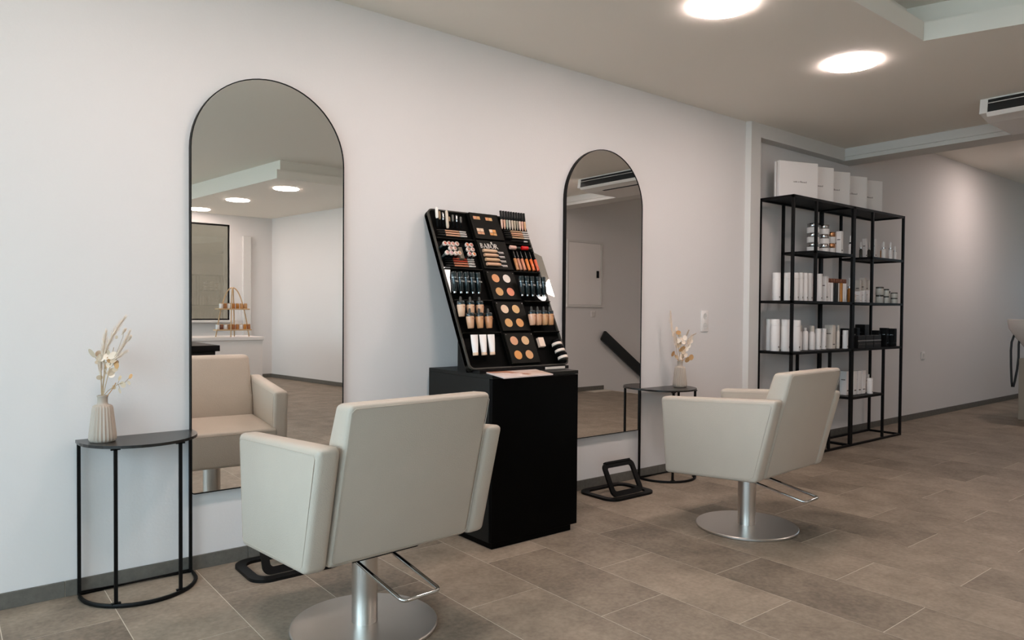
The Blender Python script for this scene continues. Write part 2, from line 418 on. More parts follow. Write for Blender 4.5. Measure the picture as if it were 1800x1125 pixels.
# ================================================================== half-moon tables
def half_loop(hw, d, n=20):
    # straight back at y=0, bowed front
    pts = [(-hw, 0.0)]
    for i in range(n + 1):
        a = math.pi + math.pi * i / n
        pts.append((hw * math.cos(a), -0.05 + (d - 0.05) * math.sin(a)))
    pts.append((hw, 0.0)); return pts
TOPM = mat('black_table_top', (26, 24, 21), 0.28, spec=0.5)
def half_table(x, label):
    t = thing('half_moon_table', label, 'table', (x, -0.018, 0), 0, 'black half-moon side tables')
    a = nb(); prism(a, half_loop(0.212, 0.262), 'z', 0.591, 0.602); obj('table_top', a, TOPM, t)
    lp = half_loop(0.204, 0.252)
    a = nb(); tube(a, [(p[0], p[1] - 0.006, 0.008) for p in lp], 0.008, 6, True); obj('base_ring', a, BLACKM, t, 60)
    for (lx, ly) in ((-0.202, -0.010), (0.202, -0.010), (-0.112, -0.217), (0.112, -0.217)):
        a = nb(); box(a, lx - 0.006, lx + 0.006, ly - 0.006, ly + 0.006, 0.004, 0.593); l = obj('leg', a, BLACKM, t)
        if abs(lx) > 0.15: continue
        a = nb(); box(a, lx - 0.016, lx + 0.016, ly - 0.006, ly + 0.006, 0.585, 0.591); obj('weld_plate', a, BLACKM, l)
        a = nb(); box(a, lx - 0.016, lx + 0.016, ly - 0.006, ly + 0.006, 0.012, 0.018); obj('weld_plate', a, BLACKM, l)
half_table(0.622, 'black metal half-moon side table at the left edge of the room')
half_table(3.835, 'black metal half-moon side table between right mirror and right chair')

# ================================================================== vases and dried flowers
def vase(x, y, label):
    t = thing('ribbed_vase', label, 'vase', (x, y, 0.602), 0, 'ribbed beige vases')
    a = nb(); lathe(a, [(0.040, 0.0), (0.045, 0.004), (0.048, 0.012), (0.047, 0.03), (0.036, 0.128), (0.033, 0.136), (0.026, 0.140)], 88, ribs=22, depth=0.075); obj('body', a, CERAM, t, 50)
    a = nb(); lathe(a, [(0.026, 0.138), (0.0185, 0.143), (0.0175, 0.150), (0.0175, 0.168), (0.0195, 0.171), (0.0195, 0.175), (0.0165, 0.176), (0.0155, 0.168), (0.0155, 0.10)], 28); obj('neck', a, CERAM, t, 50)
vase(0.488, -0.112, 'beige ribbed ceramic vase on the left half-moon table')
vase(3.938, -0.115, 'beige ribbed ceramic vase on the right half-moon table')
def disc_leaf(bm, c, r, nrm, cup=0.25, n=16):
    nrm = Vector(nrm).normalized(); a = nrm.orthogonal().normalized(); b_ = nrm.cross(a); c = Vector(c)
    v0 = bm.verts.new(c); v1 = bm.verts.new(c + nrm * 0.0012)
    ring = []
    for k in range(n):
        th = 2 * math.pi * k / n; rr = r * (1 + 0.12 * math.sin(2 * th + r * 900))
        ring.append(bm.verts.new(c + (a * math.cos(th) + b_ * math.sin(th) * 0.85) * rr + nrm * cup * r * (0.6 + 0.4 * math.cos(th))))
    for k in range(n):
        bm.faces.new((v0, ring[(k + 1) % n], ring[k])); bm.faces.new((v1, ring[k], ring[(k + 1) % n]))
def plume(bm, pts, rmax, rnd):
    """fluffy grass head: a core with many short barbs"""
    N = len(pts); rad = [rmax * math.sin(math.pi * (0.12 + 0.85 * i / (N - 1))) * 0.16 + 0.0006 for i in range(N)]
    tube(bm, pts, rad, 7)
    for i in range(N - 1):
        p, q = Vector(pts[i]), Vector(pts[i + 1]); t_ = (q - p).normalized()
        for k in range(34):
            d = Vector((rnd.uniform(-1, 1), rnd.uniform(-1, 1), rnd.uniform(-1, 1))); d = (d - t_ * d.dot(t_)).normalized()
            s = p.lerp(q, rnd.random()); e = s + d * rmax * rnd.uniform(0.7, 1.15) * math.sin(math.pi * (0.15 + 0.8 * (i + 0.5) / N)) + t_ * rmax * 1.6
            sd = t_.cross(d).normalized() * 0.0008
            a, b_, c_ = bm.verts.new(s - sd), bm.verts.new(s + sd), bm.verts.new(e); bm.faces.new((a, b_, c_))
def curve(p0, p1, bend, n=8):
    p0, p1 = Vector(p0), Vector(p1); bd = Vector(bend)
    return [p0.lerp(p1, i / n) + bd * math.sin(math.pi * i / n) for i in range(n + 1)]
# image plane directions at the vase: right and up
RX = Vector((_r.x, _r.y, 0)).normalized(); UZ = Vector((0, 0, 1)); FW = Vector((_fw.x, _fw.y, 0)).normalized()
def bouquet(x, y, label, spec, seed):
    rnd = random.Random(seed)
    t = thing('dried_bouquet', label, 'dried flowers', (x, y, 0.602), 0)
    P = lambda q: RX * q[0] + UZ * q[1] + FW * (q[2] if len(q) > 2 else 0.0)
    for kind, q, s, m in spec:
        if kind == 'stem':
            a = nb(); tube(a, curve((0.004 * rnd.uniform(-1, 1), 0.004 * rnd.uniform(-1, 1), 0.15), P(q), P((rnd.uniform(-.006, .006), 0, 0))), s, 6); obj('stem', a, m, t, 60)
        elif kind == 'twig':
            a = nb(); tube(a, [P(z_) for z_ in q], s, 6); obj('twig', a, m, t, 60)
        elif kind == 'plume':
            (q0, q1, bend) = q
            a = nb(); plume(a, curve(P(q0), P(q1), P(bend), 10), s * 1.2, rnd); obj('plume', a, m, t)
        elif kind == 'leaf':
            a = nb(); disc_leaf(a, P(q), s * 1.12, -FW + RX * rnd.uniform(-.8, .8) + UZ * rnd.uniform(-.6, .7), rnd.uniform(.15, .45)); obj('leaf', a, m, t, 60)
        elif kind == 'tail':
            a = nb(); (q0, q1) = q; plume(a, curve(P(q0), P(q1), (0, 0, 0), 6), s, rnd); obj('bunny_tail', a, m, t)
k = 0.00216   # metres per photograph pixel at the left vase
def L(px, py, d=0.0): return ((px - 180) * k, 0.172 + (692 - py) * k, d)
spec1 = [('stem', L(178, 640), .0016, DRYS), ('stem', L(184, 632, .01), .0016, DRYS), ('stem', L(190, 628), .0014, DRYS), ('stem', L(196, 640, -.01), .0014, DRYS),
 ('stem', L(172, 632), .0014, DRYS), ('stem', L(206, 668, -.01), .0016, DRYT), ('stem', L(183, 618), .0012, DRYS), ('stem', L(200, 606), .0011, DRYS),
 ('plume', (L(182, 622), L(217, 557), (-.006, .004, 0)), .015, DRYP), ('plume', (L(180, 632), L(186, 582), (-.002, 0, 0)), .013, DRYP), ('plume', (L(203, 622), L(227, 580), (.004, 0, 0)), .010, DRYP),
 ('plume', (L(176, 655), L(177, 628), (0, 0, 0)), .012, DRYP),
 ('tail', (L(196, 630), L(221, 614)), .012, DRYP), ('tail', (L(214, 584), L(219, 576)), .009, DRYP), ('tail', (L(224, 597), L(229, 588)), .008, DRYP),
 ('leaf', L(163, 616), .019, DRYL), ('leaf', L(171, 618, .01), .012, DRYL), ('leaf', L(176, 624), .013, DRYL), ('leaf', L(172, 632), .009, DRYL), ('leaf', L(184, 630), .011, DRYL),
 ('leaf', L(198, 620), .014, DRYP), ('leaf', L(193, 627), .012, DRYT), ('leaf', L(206, 637), .014, DRYT), ('leaf', L(202, 634, .01), .011, DRYL), ('leaf', L(196, 649), .014, DRYL),
 ('leaf', L(175, 659), .010, DRYL), ('leaf', L(211, 660), .009, DRYS), ('leaf', L(217, 671), .013, DRYL), ('leaf', L(230, 657), .009, DRYT), ('leaf', L(227, 668), .008, DRYL), ('leaf', L(211, 682), .009, DRYL),
 ('twig', [L(181, 692), L(190, 682), L(200, 675), L(210, 670), L(220, 667), L(230, 656)], .0013, DRYS), ('twig', [L(181, 690), L(177, 660), L(172, 632), L(164, 617)], .0012, DRYS), ('twig', [L(190, 640), L(204, 618), L(216, 588), L(219, 574)], .0008, DRYS), ('twig', [L(196, 640), L(213, 612), L(227, 590)], .0008, DRYS), ('twig', [L(206, 672), L(209, 664), L(212, 658)], .0009, DRYS), ('twig', [L(208, 671), L(211, 682)], .0008, DRYS),
 ('leaf', L(188, 622), .013, DRYP), ('leaf', L(200, 628), .013, DRYL), ('leaf', L(192, 636), .012, DRYP), ('leaf', L(186, 648), .010, DRYL), ('leaf', L(180, 626), .012, DRYP), ('leaf', L(203, 645), .010, DRYL), ('leaf', L(197, 656), .010, DRYP),
 ('leaf', L(201, 676), .008, DRYS), ('leaf', L(205, 588), .006, DRYL), ('leaf', L(190, 614), .012, DRYL), ('leaf', L(187, 640), .010, DRYT)]
bouquet(0.488, -0.112, 'dried grasses and round eucalyptus leaves in the vase left of the left mirror', spec1, 3)
k2 = 0.00386
def L2(px, py, d=0.0): return ((px - 1194) * k2, 0.172 + (634 - py) * k2, d)
spec2 = [('stem', L2(1190, 605), .0018, DRYS), ('stem', L2(1194, 600), .0018, DRYS), ('stem', L2(1199, 606), .0018, DRYS), ('stem', L2(1184, 590), .0016, DRYS), ('stem', L2(1208, 596), .0016, DRYS), ('stem', L2(1204, 618), .0016, DRYT), ('stem', L2(1184, 620), .0016, DRYT),
 ('plume', (L2(1180, 586), L2(1176, 549), (-.002, 0, 0)), .016, DRYP), ('plume', (L2(1189, 612), L2(1184, 584), (-.004, 0, 0)), .020, DRYP), ('plume', (L2(1203, 612), L2(1212, 594), (.002, 0, 0)), .022, DRYP),
 ('twig', [L2(1193, 634), L2(1188, 626), L2(1181, 620)], .0014, DRYT), ('twig', [L2(1195, 634), L2(1203, 628), L2(1212, 626)], .0014, DRYT), ('twig', [L2(1195, 634), L2(1202, 631), L2(1207, 630)], .0012, DRYT), ('twig', [L2(1197, 612), L2(1209, 592), L2(1220, 585)], .0011, DRYS), ('twig', [L2(1192, 610), L2(1186, 590), L2(1182, 583)], .0012, DRYS), ('twig', [L2(1198, 608), L2(1207, 600), L2(1212, 598)], .0012, DRYS),
 ('leaf', L2(1190, 597), .018, DRYP), ('leaf', L2(1202, 592), .016, DRYP), ('leaf', L2(1204, 612), .018, DRYP), ('leaf', L2(1186, 602), .016, DRYP), ('leaf', L2(1200, 617), .016, DRYL),
 ('leaf', L2(1182, 585), .018, DRYP), ('leaf', L2(1190, 583), .016, DRYT), ('leaf', L2(1187, 576), .012, DRYP), ('leaf', L2(1196, 595), .016, DRYP), ('leaf', L2(1199, 600), .016, DRYP), ('leaf', L2(1193, 603), .014, DRYL),
 ('leaf', L2(1197, 611), .020, DRYT), ('leaf', L2(1190, 606), .014, DRYS), ('leaf', L2(1211, 598), .018, DRYP), ('leaf', L2(1209, 605), .016, DRYP), ('leaf', L2(1181, 620), .018, DRYT), ('leaf', L2(1188, 626), .014, DRYS),
 ('leaf', L2(1196, 625), .020, DRYP), ('leaf', L2(1203, 622), .016, DRYP), ('leaf', L2(1207, 630), .019, DRYT), ('leaf', L2(1213, 626), .018, DRYT), ('leaf', L2(1193, 588), .012, DRYL),
 ('tail', (L2(1211, 590), L2(1220, 585)), .007, DRYL), ('tail', (L2(1203, 592), L2(1208, 580)), .010, DRYL)]
bouquet(3.938, -0.115, 'tan and cream dried flower bouquet in the vase beside the wall socket', spec2, 5)

# ================================================================== salon chairs
def chair(x, y, label):
    t = thing('salon_chair', label, 'chair', (x, y, 0), 0.071, 'cream leather salon chairs')
    # base, column
    a = nb(); lathe(a, [(0.245, 0.0), (0.2555, 0.003), (0.2555, 0.010), (0.252, 0.0135), (0.05, 0.0165), (0.0001, 0.0165)], 72); obj('base_plate', a, STEEL, t, 35)
    a = nb(); cyl(a, 0.0445, 0.0165, 0.262, 36); obj('column', a, STEEL, t, 40)
    a = nb(); cyl(a, 0.0465, 0.262, 0.284, 36, e=.002); obj('collar', a, BLACKM, t, 40)
    a = nb(); box(a, -0.13, 0.13, -0.14, 0.15, 0.284, 0.300, 0.004); obj('seat_plate', a, BLACKM, t)
    # pump lever
    a = nb()
    z = lambda q: 0.262 + (q + 0.05) * 0.19
    ln = [(-0.072, -0.05), (-0.072, -0.14), (-0.072, -0.325)]
    c1 = [(-0.072 + 0.018 * (1 - math.cos(R(d))), -0.325 - 0.018 * math.sin(R(d))) for d in (30, 60, 90)]
    left = ln + c1; pts = left + [(-px, py) for px, py in left[::-1]]
    tube(a, [(px, py, z(py)) for px, py in pts], 0.0065, 8); obj('pump_lever', a, CHROME, t, 60)
    # arms (profile in y,z)
    prof = [(-0.236, 0.319), (0.286, 0.281), (0.320, 0.672), (-0.334, 0.713)]
    for s in (-1, 1):
        a = nb(); prism(a, prof, 'x', -0.038, 0.038, 0.020, 4)
        arm = obj('armrest', a, LEATHER, t, 50, loc=(s * 0.311 + s * -0.012, 0, 0), rot=(0, 0, s * 0.05))
        # seams just inside the outer and inner faces
        for fx in (-0.0385, 0.0385):
            a = nb(); cy_, cz = -0.0, 0.497
            lp = []
            for (py, pz) in prof:
                lp.append((fx * 0.99, py * 0.940, cz + (pz - cz) * 0.90))
            pts = []
            for i in range(4):
                p, q, n_ = Vector(lp[i - 1]), Vector(lp[i]), Vector(lp[(i + 1) % 4])
                pts.append(q + (p - q).normalized() * 0.012); pts.append(q + (n_ - q).normalized() * 0.012)
            tube(a, pts, 0.0009, 5, True); obj('piping', a, PIPING, arm, 60)
    # back
    sl = -0.249; yr = lambda zz: -0.236 + sl * (zz - 0.319)
    bp = [(yr(0.322), 0.322), (yr(0.322) + 0.10, 0.318), (yr(0.60) + 0.105, 0.60), (yr(0.836) + 0.092, 0.832), (yr(0.836), 0.836)]
    a = nb(); prism(a, bp, 'x', -0.270, 0.270, 0.020, 4); bk = obj('backrest', a, LEATHER, t, 50)
    a = nb(); lp = [(-0.262, yr(0.335), 0.335), (0.262, yr(0.335), 0.335), (0.262, yr(0.822), 0.822), (-0.262, yr(0.822), 0.822)]
    pts = []
    for i in range(4):
        p, q, n_ = Vector(lp[i - 1]), Vector(lp[i]), Vector(lp[(i + 1) % 4])
        pts.append(q + (p - q).normalized() * 0.012); pts.append(q + (n_ - q).normalized() * 0.012)
    tube(a, [p + Vector((0, -0.0008, 0)) for p in pts], 0.0011, 5, True); obj('piping', a, PIPING, bk, 60)
    # seat
    a = nb(); prism(a, [(-0.16, 0.300), (0.292, 0.288), (0.316, 0.478), (-0.16, 0.498)], 'x', -0.266, 0.266, 0.018, 4); st = obj('seat', a, LEATHER, t, 50)
    a = nb(); tube(a, [(-0.25, 0.3165, 0.462), (0.25, 0.3165, 0.462)], 0.0016, 5); obj('piping', a, PIPING, st, 60)
chair(1.169, -0.928, 'cream leather salon chair in front, facing the left mirror')
chair(3.276, -1.075, 'cream leather salon chair farther back, between right mirror and shelf')

# ================================================================== foot rests under the mirrors
def footrest(x, label):
    t = thing('foot_rest', label, 'foot rest', (x, -0.185, 0), 0.0, 'black metal foot rests')
    a = nb(); ring_plate(a, rrect(-0.195, 0.205, -0.155, 0.150, 0.075, 7), rrect(-0.155, 0.165, -0.115, 0.110, 0.05, 7), 'z', 0.0, 0.013); obj('base_ring', a, BLACKM, t, 40)
    a = nb(); ring_plate(a, rrect(-0.140, 0.130, 0.0, 0.205, 0.035, 6), rrect(-0.108, 0.098, 0.030, 0.175, 0.014, 6), 'y', -0.007, 0.007)
    obj('upright_frame', a, BLACKM, t, 40, loc=(0, -0.105, 0.013), rot=(R(-28), 0, 0))
    a = nb(); box(a, -0.115, 0.105, -0.012, 0.012, 0.196, 0.212, 0.004); obj('foot_bar', a, BLACKM, t, None, loc=(0, -0.105, 0.013), rot=(R(-28), 0, 0))
footrest(1.18, 'black metal foot rest on the floor half hidden by the left chair')
footrest(3.245, 'black metal foot rest on the floor under the right mirror')

# ================================================================== wall sockets
def socket(x, y, z, n, label):
    t = thing('wall_socket', label, 'socket', (x, y, z))
    a = nb(); box(a, -0.041, 0.041, -0.009, 0, -0.041 - 0.071 * (n - 1), 0.041, 0.004); obj('cover_plate', a, WHITEP, t, 40)
    for i in range(n):
        a = nb(); lathe(a, [(0.0001, -0.004), (0.019, -0.004), (0.0205, 0.001), (0.0225, 0.001), (0.0225, -0.001)], 24)
        s = obj('socket_well', a, TRIMW, t, 40, loc=(0, -0.0105, -0.071 * i), rot=(R(90), 0, 0))
        for hx in (-0.0095, 0.0095):
            a = nb(); cyl(a, 0.0025, -0.0035, -0.001, 8, hx, 0); obj('pin_hole', a, DARKV, s)
socket(4.352, 0.0, 1.082, 2, 'white double wall socket right of the right mirror')
socket(8.235, 0.05, 0.666, 1, 'small white wall socket low on the far right wall')

# ================================================================== black cabinet
CXL, CXR, CYF, CZT = 1.992, 2.540, -0.575, 0.812
t = thing('display_cabinet', 'glossy black cabinet under the makeup display between the mirrors', 'cabinet', ((CXL + CXR) / 2, -0.30, 0))
hw = (CXR - CXL) / 2
a = nb(); box(a, -hw, hw, CYF + 0.022 + 0.30, 0.27, 0.03, CZT - 0.018, 0.001, 1); obj('body', a, BLACKS, t)
a = nb(); box(a, -hw, hw, CYF + 0.30, 0.27, CZT - 0.018, CZT, 0.0012, 1); obj('cabinet_top', a, BLACKS, t)
a = nb(); box(a, -hw + 0.002, hw - 0.002, CYF + 0.30, CYF + 0.020 + 0.30, 0.032, CZT - 0.0205, 0.001, 1); obj('door', a, BLACKL, t)
a = nb(); box(a, -hw + 0.012, hw - 0.035, CYF + 0.012 + 0.30, 0.25, 0.0, 0.03); obj('plinth', a, BLACKL, t)
# magazine
t = thing('magazine', 'open glossy beauty magazine lying on top of the black cabinet', 'magazine', (2.21, -0.475, CZT))
pages = [(-0.175, 0.004), (-0.275, -0.262), (0.030, -0.242), (0.135, 0.004)]
a = nb(); prism(a, pages, 'z', 0.0005, 0.006); obj('page_block', a, PAPER, t)
def print_material():
    m = bpy.data.materials.new('printed_spread'); m.use_nodes = True
    nt = m.node_tree; b = nt.nodes['Principled BSDF']; b.inputs['Roughness'].default_value = 0.3
    geo = nt.nodes.new('ShaderNodeNewGeometry')
    v = nt.nodes.new('ShaderNodeTexVoronoi'); v.inputs['Scale'].default_value = 13
    nt.links.new(geo.outputs['Position'], v.inputs['Vector'])
    rp = nt.nodes.new('ShaderNodeValToRGB'); e = rp.color_ramp.elements
    e[0].position = 0.15; e[0].color = srgb(224, 196, 178); e[1].position = 0.95; e[1].color = srgb(158, 92, 66)
    n = e.new(0.45); n.color = srgb(232, 214, 204); n = e.new(0.7); n.color = srgb(206, 150, 118)
    sp = nt.nodes.new('ShaderNodeSeparateColor'); nt.links.new(v.outputs['Color'], sp.inputs[0])
    nt.links.new(sp.outputs[0], rp.inputs[0]); nt.links.new(rp.outputs[0], b.inputs['Base Color'])
    return m
PRINT = print_material()
a = nb(); prism(a, [(-0.173, 0.003), (-0.218, -0.116), (0.084, -0.112), (0.131, 0.003)], 'z', 0.0061, 0.0066)
prism(a, [(-0.07, -0.120), (-0.12, -0.246), (0.029, -0.236), (0.082, -0.116)], 'z', 0.0061, 0.0066); obj('printed_picture', a, PRINT, t)

# ================================================================== makeup display
DO = Vector((1.97, -0.432, 0.83)); DT = Vector((0, 0.4419, 0.8971)); DN = Vector((0, -0.8971, 0.4419)); DA = R(63.776)
DW, DH = 0.643, 0.898
disp = thing('makeup_display', 'black slanted makeup display on top of the black cabinet', 'display', DO)
def dpart(name, bm, m, smooth=None, parent=None): 
    return obj(name, bm, m, parent or disp, smooth, rot=(DA, 0, 0) if parent is None else None)
out = rrect(0, DW, 0, DH, 0.03, 6)
a = nb(); prism(a, out, 'z', -0.036, -0.012); dpart('back_board', a, BLACKP)
a = nb(); ring_plate(a, out, rrect(0.007, DW - 0.007, 0.007, DH - 0.007, 0.024, 6), 'z', -0.037, 0.0); dpart('rim', a, mat('rim_lit_grey', (58, 54, 47), 0.45, spec=0.3), 30)  # rim colour greyed to paint in the light on its left side
a = nb(); box(a, 0.243, 0.449, 0.008, DH - 0.008, -0.012, 0.003); dpart('center_spine', a, BLACKP)
for s0, s1 in ((0.008, 0.240), (0.452, DW - 0.008)):
    for tt, dp in ((0.187, 0.012), (0.364, 0.014), (0.545, 0.008), (0.720, 0.008)):
        a = nb(); box(a, s0, s1, tt - 0.002, tt + 0.002, -0.012, dp); dpart('ledge', a, PALET)
a = nb(); prism(a, [(0.05, -0.018), (0.125, -0.018), (0.125, 0.13), (0.105, 0.10)], 'x', 0.012, DW - 0.05); obj('support_wedge', a, BLACKM, disp)
a = nb(); box(a, 0.03, DW - 0.04, -0.035, 0.125, -0.018, -0.002); obj('foot', a, BLACKM, disp)
a = nb(); box(a, 0.44, 0.575, -0.0375, -0.0352, -0.016, -0.004); obj('price_strip', a, CREAMB, disp)
def powder(col): return mat('powder', col, 0.75, spec=0.2)
PW = {n: powder(c) for n, c in dict(peach=(214, 152, 108), white=(222, 208, 196), tan=(200, 152, 102), coral=(222, 142, 112), pale=(222, 192, 164), sand=(212, 170, 120), honey=(204, 156, 104), amber=(212, 152, 98), rose=(206, 152, 118), beige=(208, 168, 126), gold=(208, 144, 84), bronze=(204, 152, 106)).items()}
for t0, t1, cols in ((0.372, 0.536, ('peach', 'white', 'tan', 'coral')), (0.194, 0.357, ('pale', 'sand', 'honey', 'amber')), (0.015, 0.180, ('rose', 'beige', 'gold', 'bronze'))):
    a = nb(); box(a, 0.254, 0.436, t0, t1, 0.003, 0.013, 0.001, 1); pl = dpart('palette_plate', a, PALET)
    tm = (t0 + t1) / 2
    for i, cn in enumerate(cols):
        cx, cy = 0.299 + 0.073 * (i % 2) + 0.004, tm + (0.040 if i < 2 else -0.038)
        a = nb(); cyl(a, 0.0255, 0.013, 0.0136, 28, cx, cy); obj('pan_ring', a, BLACKP, pl)
        a = nb(); cyl(a, 0.0240, 0.0136, 0.0148, 28, cx, cy, .0004); obj('powder_pan', a, PW[cn], pl, 40)
    for sx in (0.262, 0.428):
        a = nb(); cyl(a, 0.0025, 0.013, 0.0142, 8, sx, t1 - 0.008); obj('screw', a, SILVER, pl)
a = nb(); box(a, 0.254, 0.446, 0.732, 0.893, 0.003, 0.013, 0.001, 1); pl = dpart('palette_plate', a, PALET)
for cx, cy, full, cs in ((0.295, 0.852, 0, ('rose', 'tan')), (0.376, 0.851, 0, ('peach', 'sand')), (0.296, 0.777, 1, ('pale', 'pale', 'rose', 'rose')), (0.378, 0.776, 1, ('pale', 'gold', 'gold', 'tan'))):
    for i, cn in enumerate(cs):
        px = cx + (-0.0215 if i % 2 == 0 else 0.001); py = cy + (-0.001 if i < 2 else -0.018)
        hgt = 0.019 if i < 2 else 0.014
        a = nb(); box(a, px, px + 0.0205, py, py + hgt, 0.013, 0.0142); obj('shadow_pan', a, PW[cn], pl)
a = nb(); box(a, 0.254, 0.446, 0.552, 0.724, 0.003, 0.010, 0.001, 1); logo = dpart('logo_plate', a, PALET)
# serif lettering built from strokes
def ribbon(bm, outer, inner, z0, z1, closed):
    n = len(outer)
    v = [[bm.verts.new((p[0], p[1], z)) for p in lp] for z in (z0, z1) for lp in (outer, inner)]
    for i in range(n if closed else n - 1):
        j = (i + 1) % n
        bm.faces.new((v[2][i], v[2][j], v[3][j], v[3][i])); bm.faces.new((v[0][i], v[2][i], v[2][j], v[0][j])); bm.faces.new((v[1][i], v[1][j], v[3][j], v[3][i]))
def poly(bm, pts, z0, z1): prism(bm, pts, 'z', z0, z1)
def serif_letter(bm, ch, x, y, h, z0, z1):
    wd = dict(B=0.66, A=0.86, O=0.84, R=0.78)[ch] * h; T_, t_ = 0.15 * h, 0.05 * h
    P = lambda *q: [(x + a_ * h, y + b_ * h) for a_, b_ in q]
    def stem(a_): poly(bm, P((a_, 0), (a_ + .15, 0), (a_ + .15, 1), (a_, 1)), z0, z1)
    def bowl(cx, cy, rx, ry, a0=-90, a1=90, thick=.14):
        o = [(x + (cx + rx * math.cos(R(d))) * h, y + (cy + ry * math.sin(R(d))) * h) for d in [a0 + (a1 - a0) * i / 14 for i in range(15)]]
        n_ = [(x + (cx + (rx - thick) * math.cos(R(d))) * h, y + (cy + (ry - .05) * math.sin(R(d))) * h) for d in [a0 + (a1 - a0) * i / 14 for i in range(15)]]
        ribbon(bm, o, n_, z0, z1, False)
    if ch in 'BR':
        stem(.06)
        for yy in (0, .955): poly(bm, P((-.02, yy), (.27, yy), (.27, yy + .045), (-.02, yy + .045)), z0, z1)
    if ch == 'B':
        bowl(.24, .755, .30, .245); bowl(.24, .265, .38, .265)
        for yy in (0, .485, .955): poly(bm, P((.2, yy), (.25, yy), (.25, yy + .045), (.2, yy + .045)), z0, z1)
    if ch == 'R':
        bowl(.24, .735, .34, .265); poly(bm, P((.30, .50), (.46, .50), (.82, .04), (.88, .0), (.66, .0)), z0, z1)
    if ch == 'A':
        poly(bm, P((.08, 0), (.14, 0), (.42, .86), (.40, 1.0)), z0, z1); poly(bm, P((.36, 1), (.44, 1), (.82, 0), (.64, 0)), z0, z1)
        poly(bm, P((.20, .30), (.62, .30), (.62, .35), (.20, .35)), z0, z1)
        poly(bm, P((-.02, 0), (.24, 0), (.24, .045), (-.02, .045)), z0, z1); poly(bm, P((.56, 0), (.90, 0), (.90, .045), (.56, .045)), z0, z1)
    if ch == 'O':
        o = [(x + (.42 + .42 * math.cos(R(d))) * h, y + (.5 + .52 * math.sin(R(d))) * h) for d in range(0, 360, 12)]
        n_ = [(x + (.42 + .28 * math.cos(R(d))) * h, y + (.5 + .46 * math.sin(R(d))) * h) for d in range(0, 360, 12)]
        ribbon(bm, o, n_, z0, z1, True)
    return wd
def babor(bm, x, y, h, z0, z1):
    adv = []
    for ch in 'BABOR':
        if ch == 'O': adv.append((x, y))
        x += serif_letter(bm, ch, x, y, h, z0, z1) + 0.06 * h
    return adv[0], x
a = nb(); (ox, oy), xe = babor(a, 0.268, 0.676, 0.0285, 0.010, 0.0108); obj('logo_lettering', a, INKW, logo)
a = nb()
for d in range(0, 360, 72):
    cx, cy = ox + 0.42 * 0.0285 + 0.0032 * math.cos(R(d + 18)), oy + 0.0285 * 1.24 + 0.0032 * math.sin(R(d + 18))
    ribbon(a, arc(cx, cy, 0.0028, 0, 324, 9), arc(cx, cy, 0.0016, 0, 324, 9), 0.010, 0.0108, True)
poly(a, [(ox + 0.40 * 0.0285, oy + 0.0285), (ox + 0.44 * 0.0285, oy + 0.0285), (ox + 0.44 * 0.0285, oy + 0.0285 * 1.14), (ox + 0.40 * 0.0285, oy + 0.0285 * 1.14)], 0.010, 0.0108)
obj('logo_rose', a, INKW, logo)
a = nb(); box(a, 0.112, 0.136, 0.598, 0.664, -0.012, 0.020); dpart('grey_divider', a, mat('grey_card', (120, 108, 92), 0.6))
a = nb(); box(a, 0.475, 0.511, 0.106, 0.156, -0.012, 0.006); dpart('sample_card', a, powder((232, 206, 186)))
for pts in ([(0.009, 0.400), (0.022, 0.45), (0.030, 0.50), (0.046, 0.543), (0.050, 0.556), (0.009, 0.556)],
            [(0.628, 0.520), (0.622, 0.430), (0.612, 0.402), (0.590, 0.404), (0.574, 0.412), (0.580, 0.395), (0.602, 0.379), (0.622, 0.380), (0.635, 0.398), (0.635, 0.520)]):
    a = nb(); poly(a, pts, -0.012, -0.006); dpart('glow_patch', a, GLOWM)  # added glowing patches in place of cutouts showing the bright wall
a = nb(); poly(a, [(0.645, 0.685), (0.70, 0.66), (0.70, 0.405), (0.645, 0.425)], -0.012, -0.008); dpart('clear_wing', a, ACRYL)
TXT = None
def babor_strip(h, zr):   # little printed word on a round pack, facing -y
    a = nb(); (_, _), xe = babor(a, 0, 0, h, 0, 0.0002)
    bmesh.ops.translate(a, verts=a.verts, vec=(-xe / 2, 0, 0)); bmesh.ops.rotate(a, verts=a.verts, cent=(0, 0, 0), matrix=Matrix.Rotation(R(90), 3, 'X'))
    bmesh.ops.translate(a, verts=a.verts, vec=(0, -zr, 0)); return a
def dp(s, t, off): return DO + Vector((1, 0, 0)) * s + DT * t + DN * off
def ditem(name, label, cat, group, s, t, off, ax, parts):
    """parts: list of (name, mesh, sub) ; first is the body and becomes the thing"""
    rot = {'up': (R(-8), 0, 0), 'wand': (R(-10), 0, 0), 'slope': (R(-26.2), 0, 0), 'out': (DA, 0, 0), 'x': (0, R(90), 0)}[ax]
    t_ = thing(name, label, cat, dp(s, t, off), 0, group); t_.rotation_euler = rot
    for nm, me in parts: obj(nm, me, None, t_)
    return t_
def M_(name, m, f, smooth=45):
    a = nb(); f(a); return mesh(name, a, m, smooth)
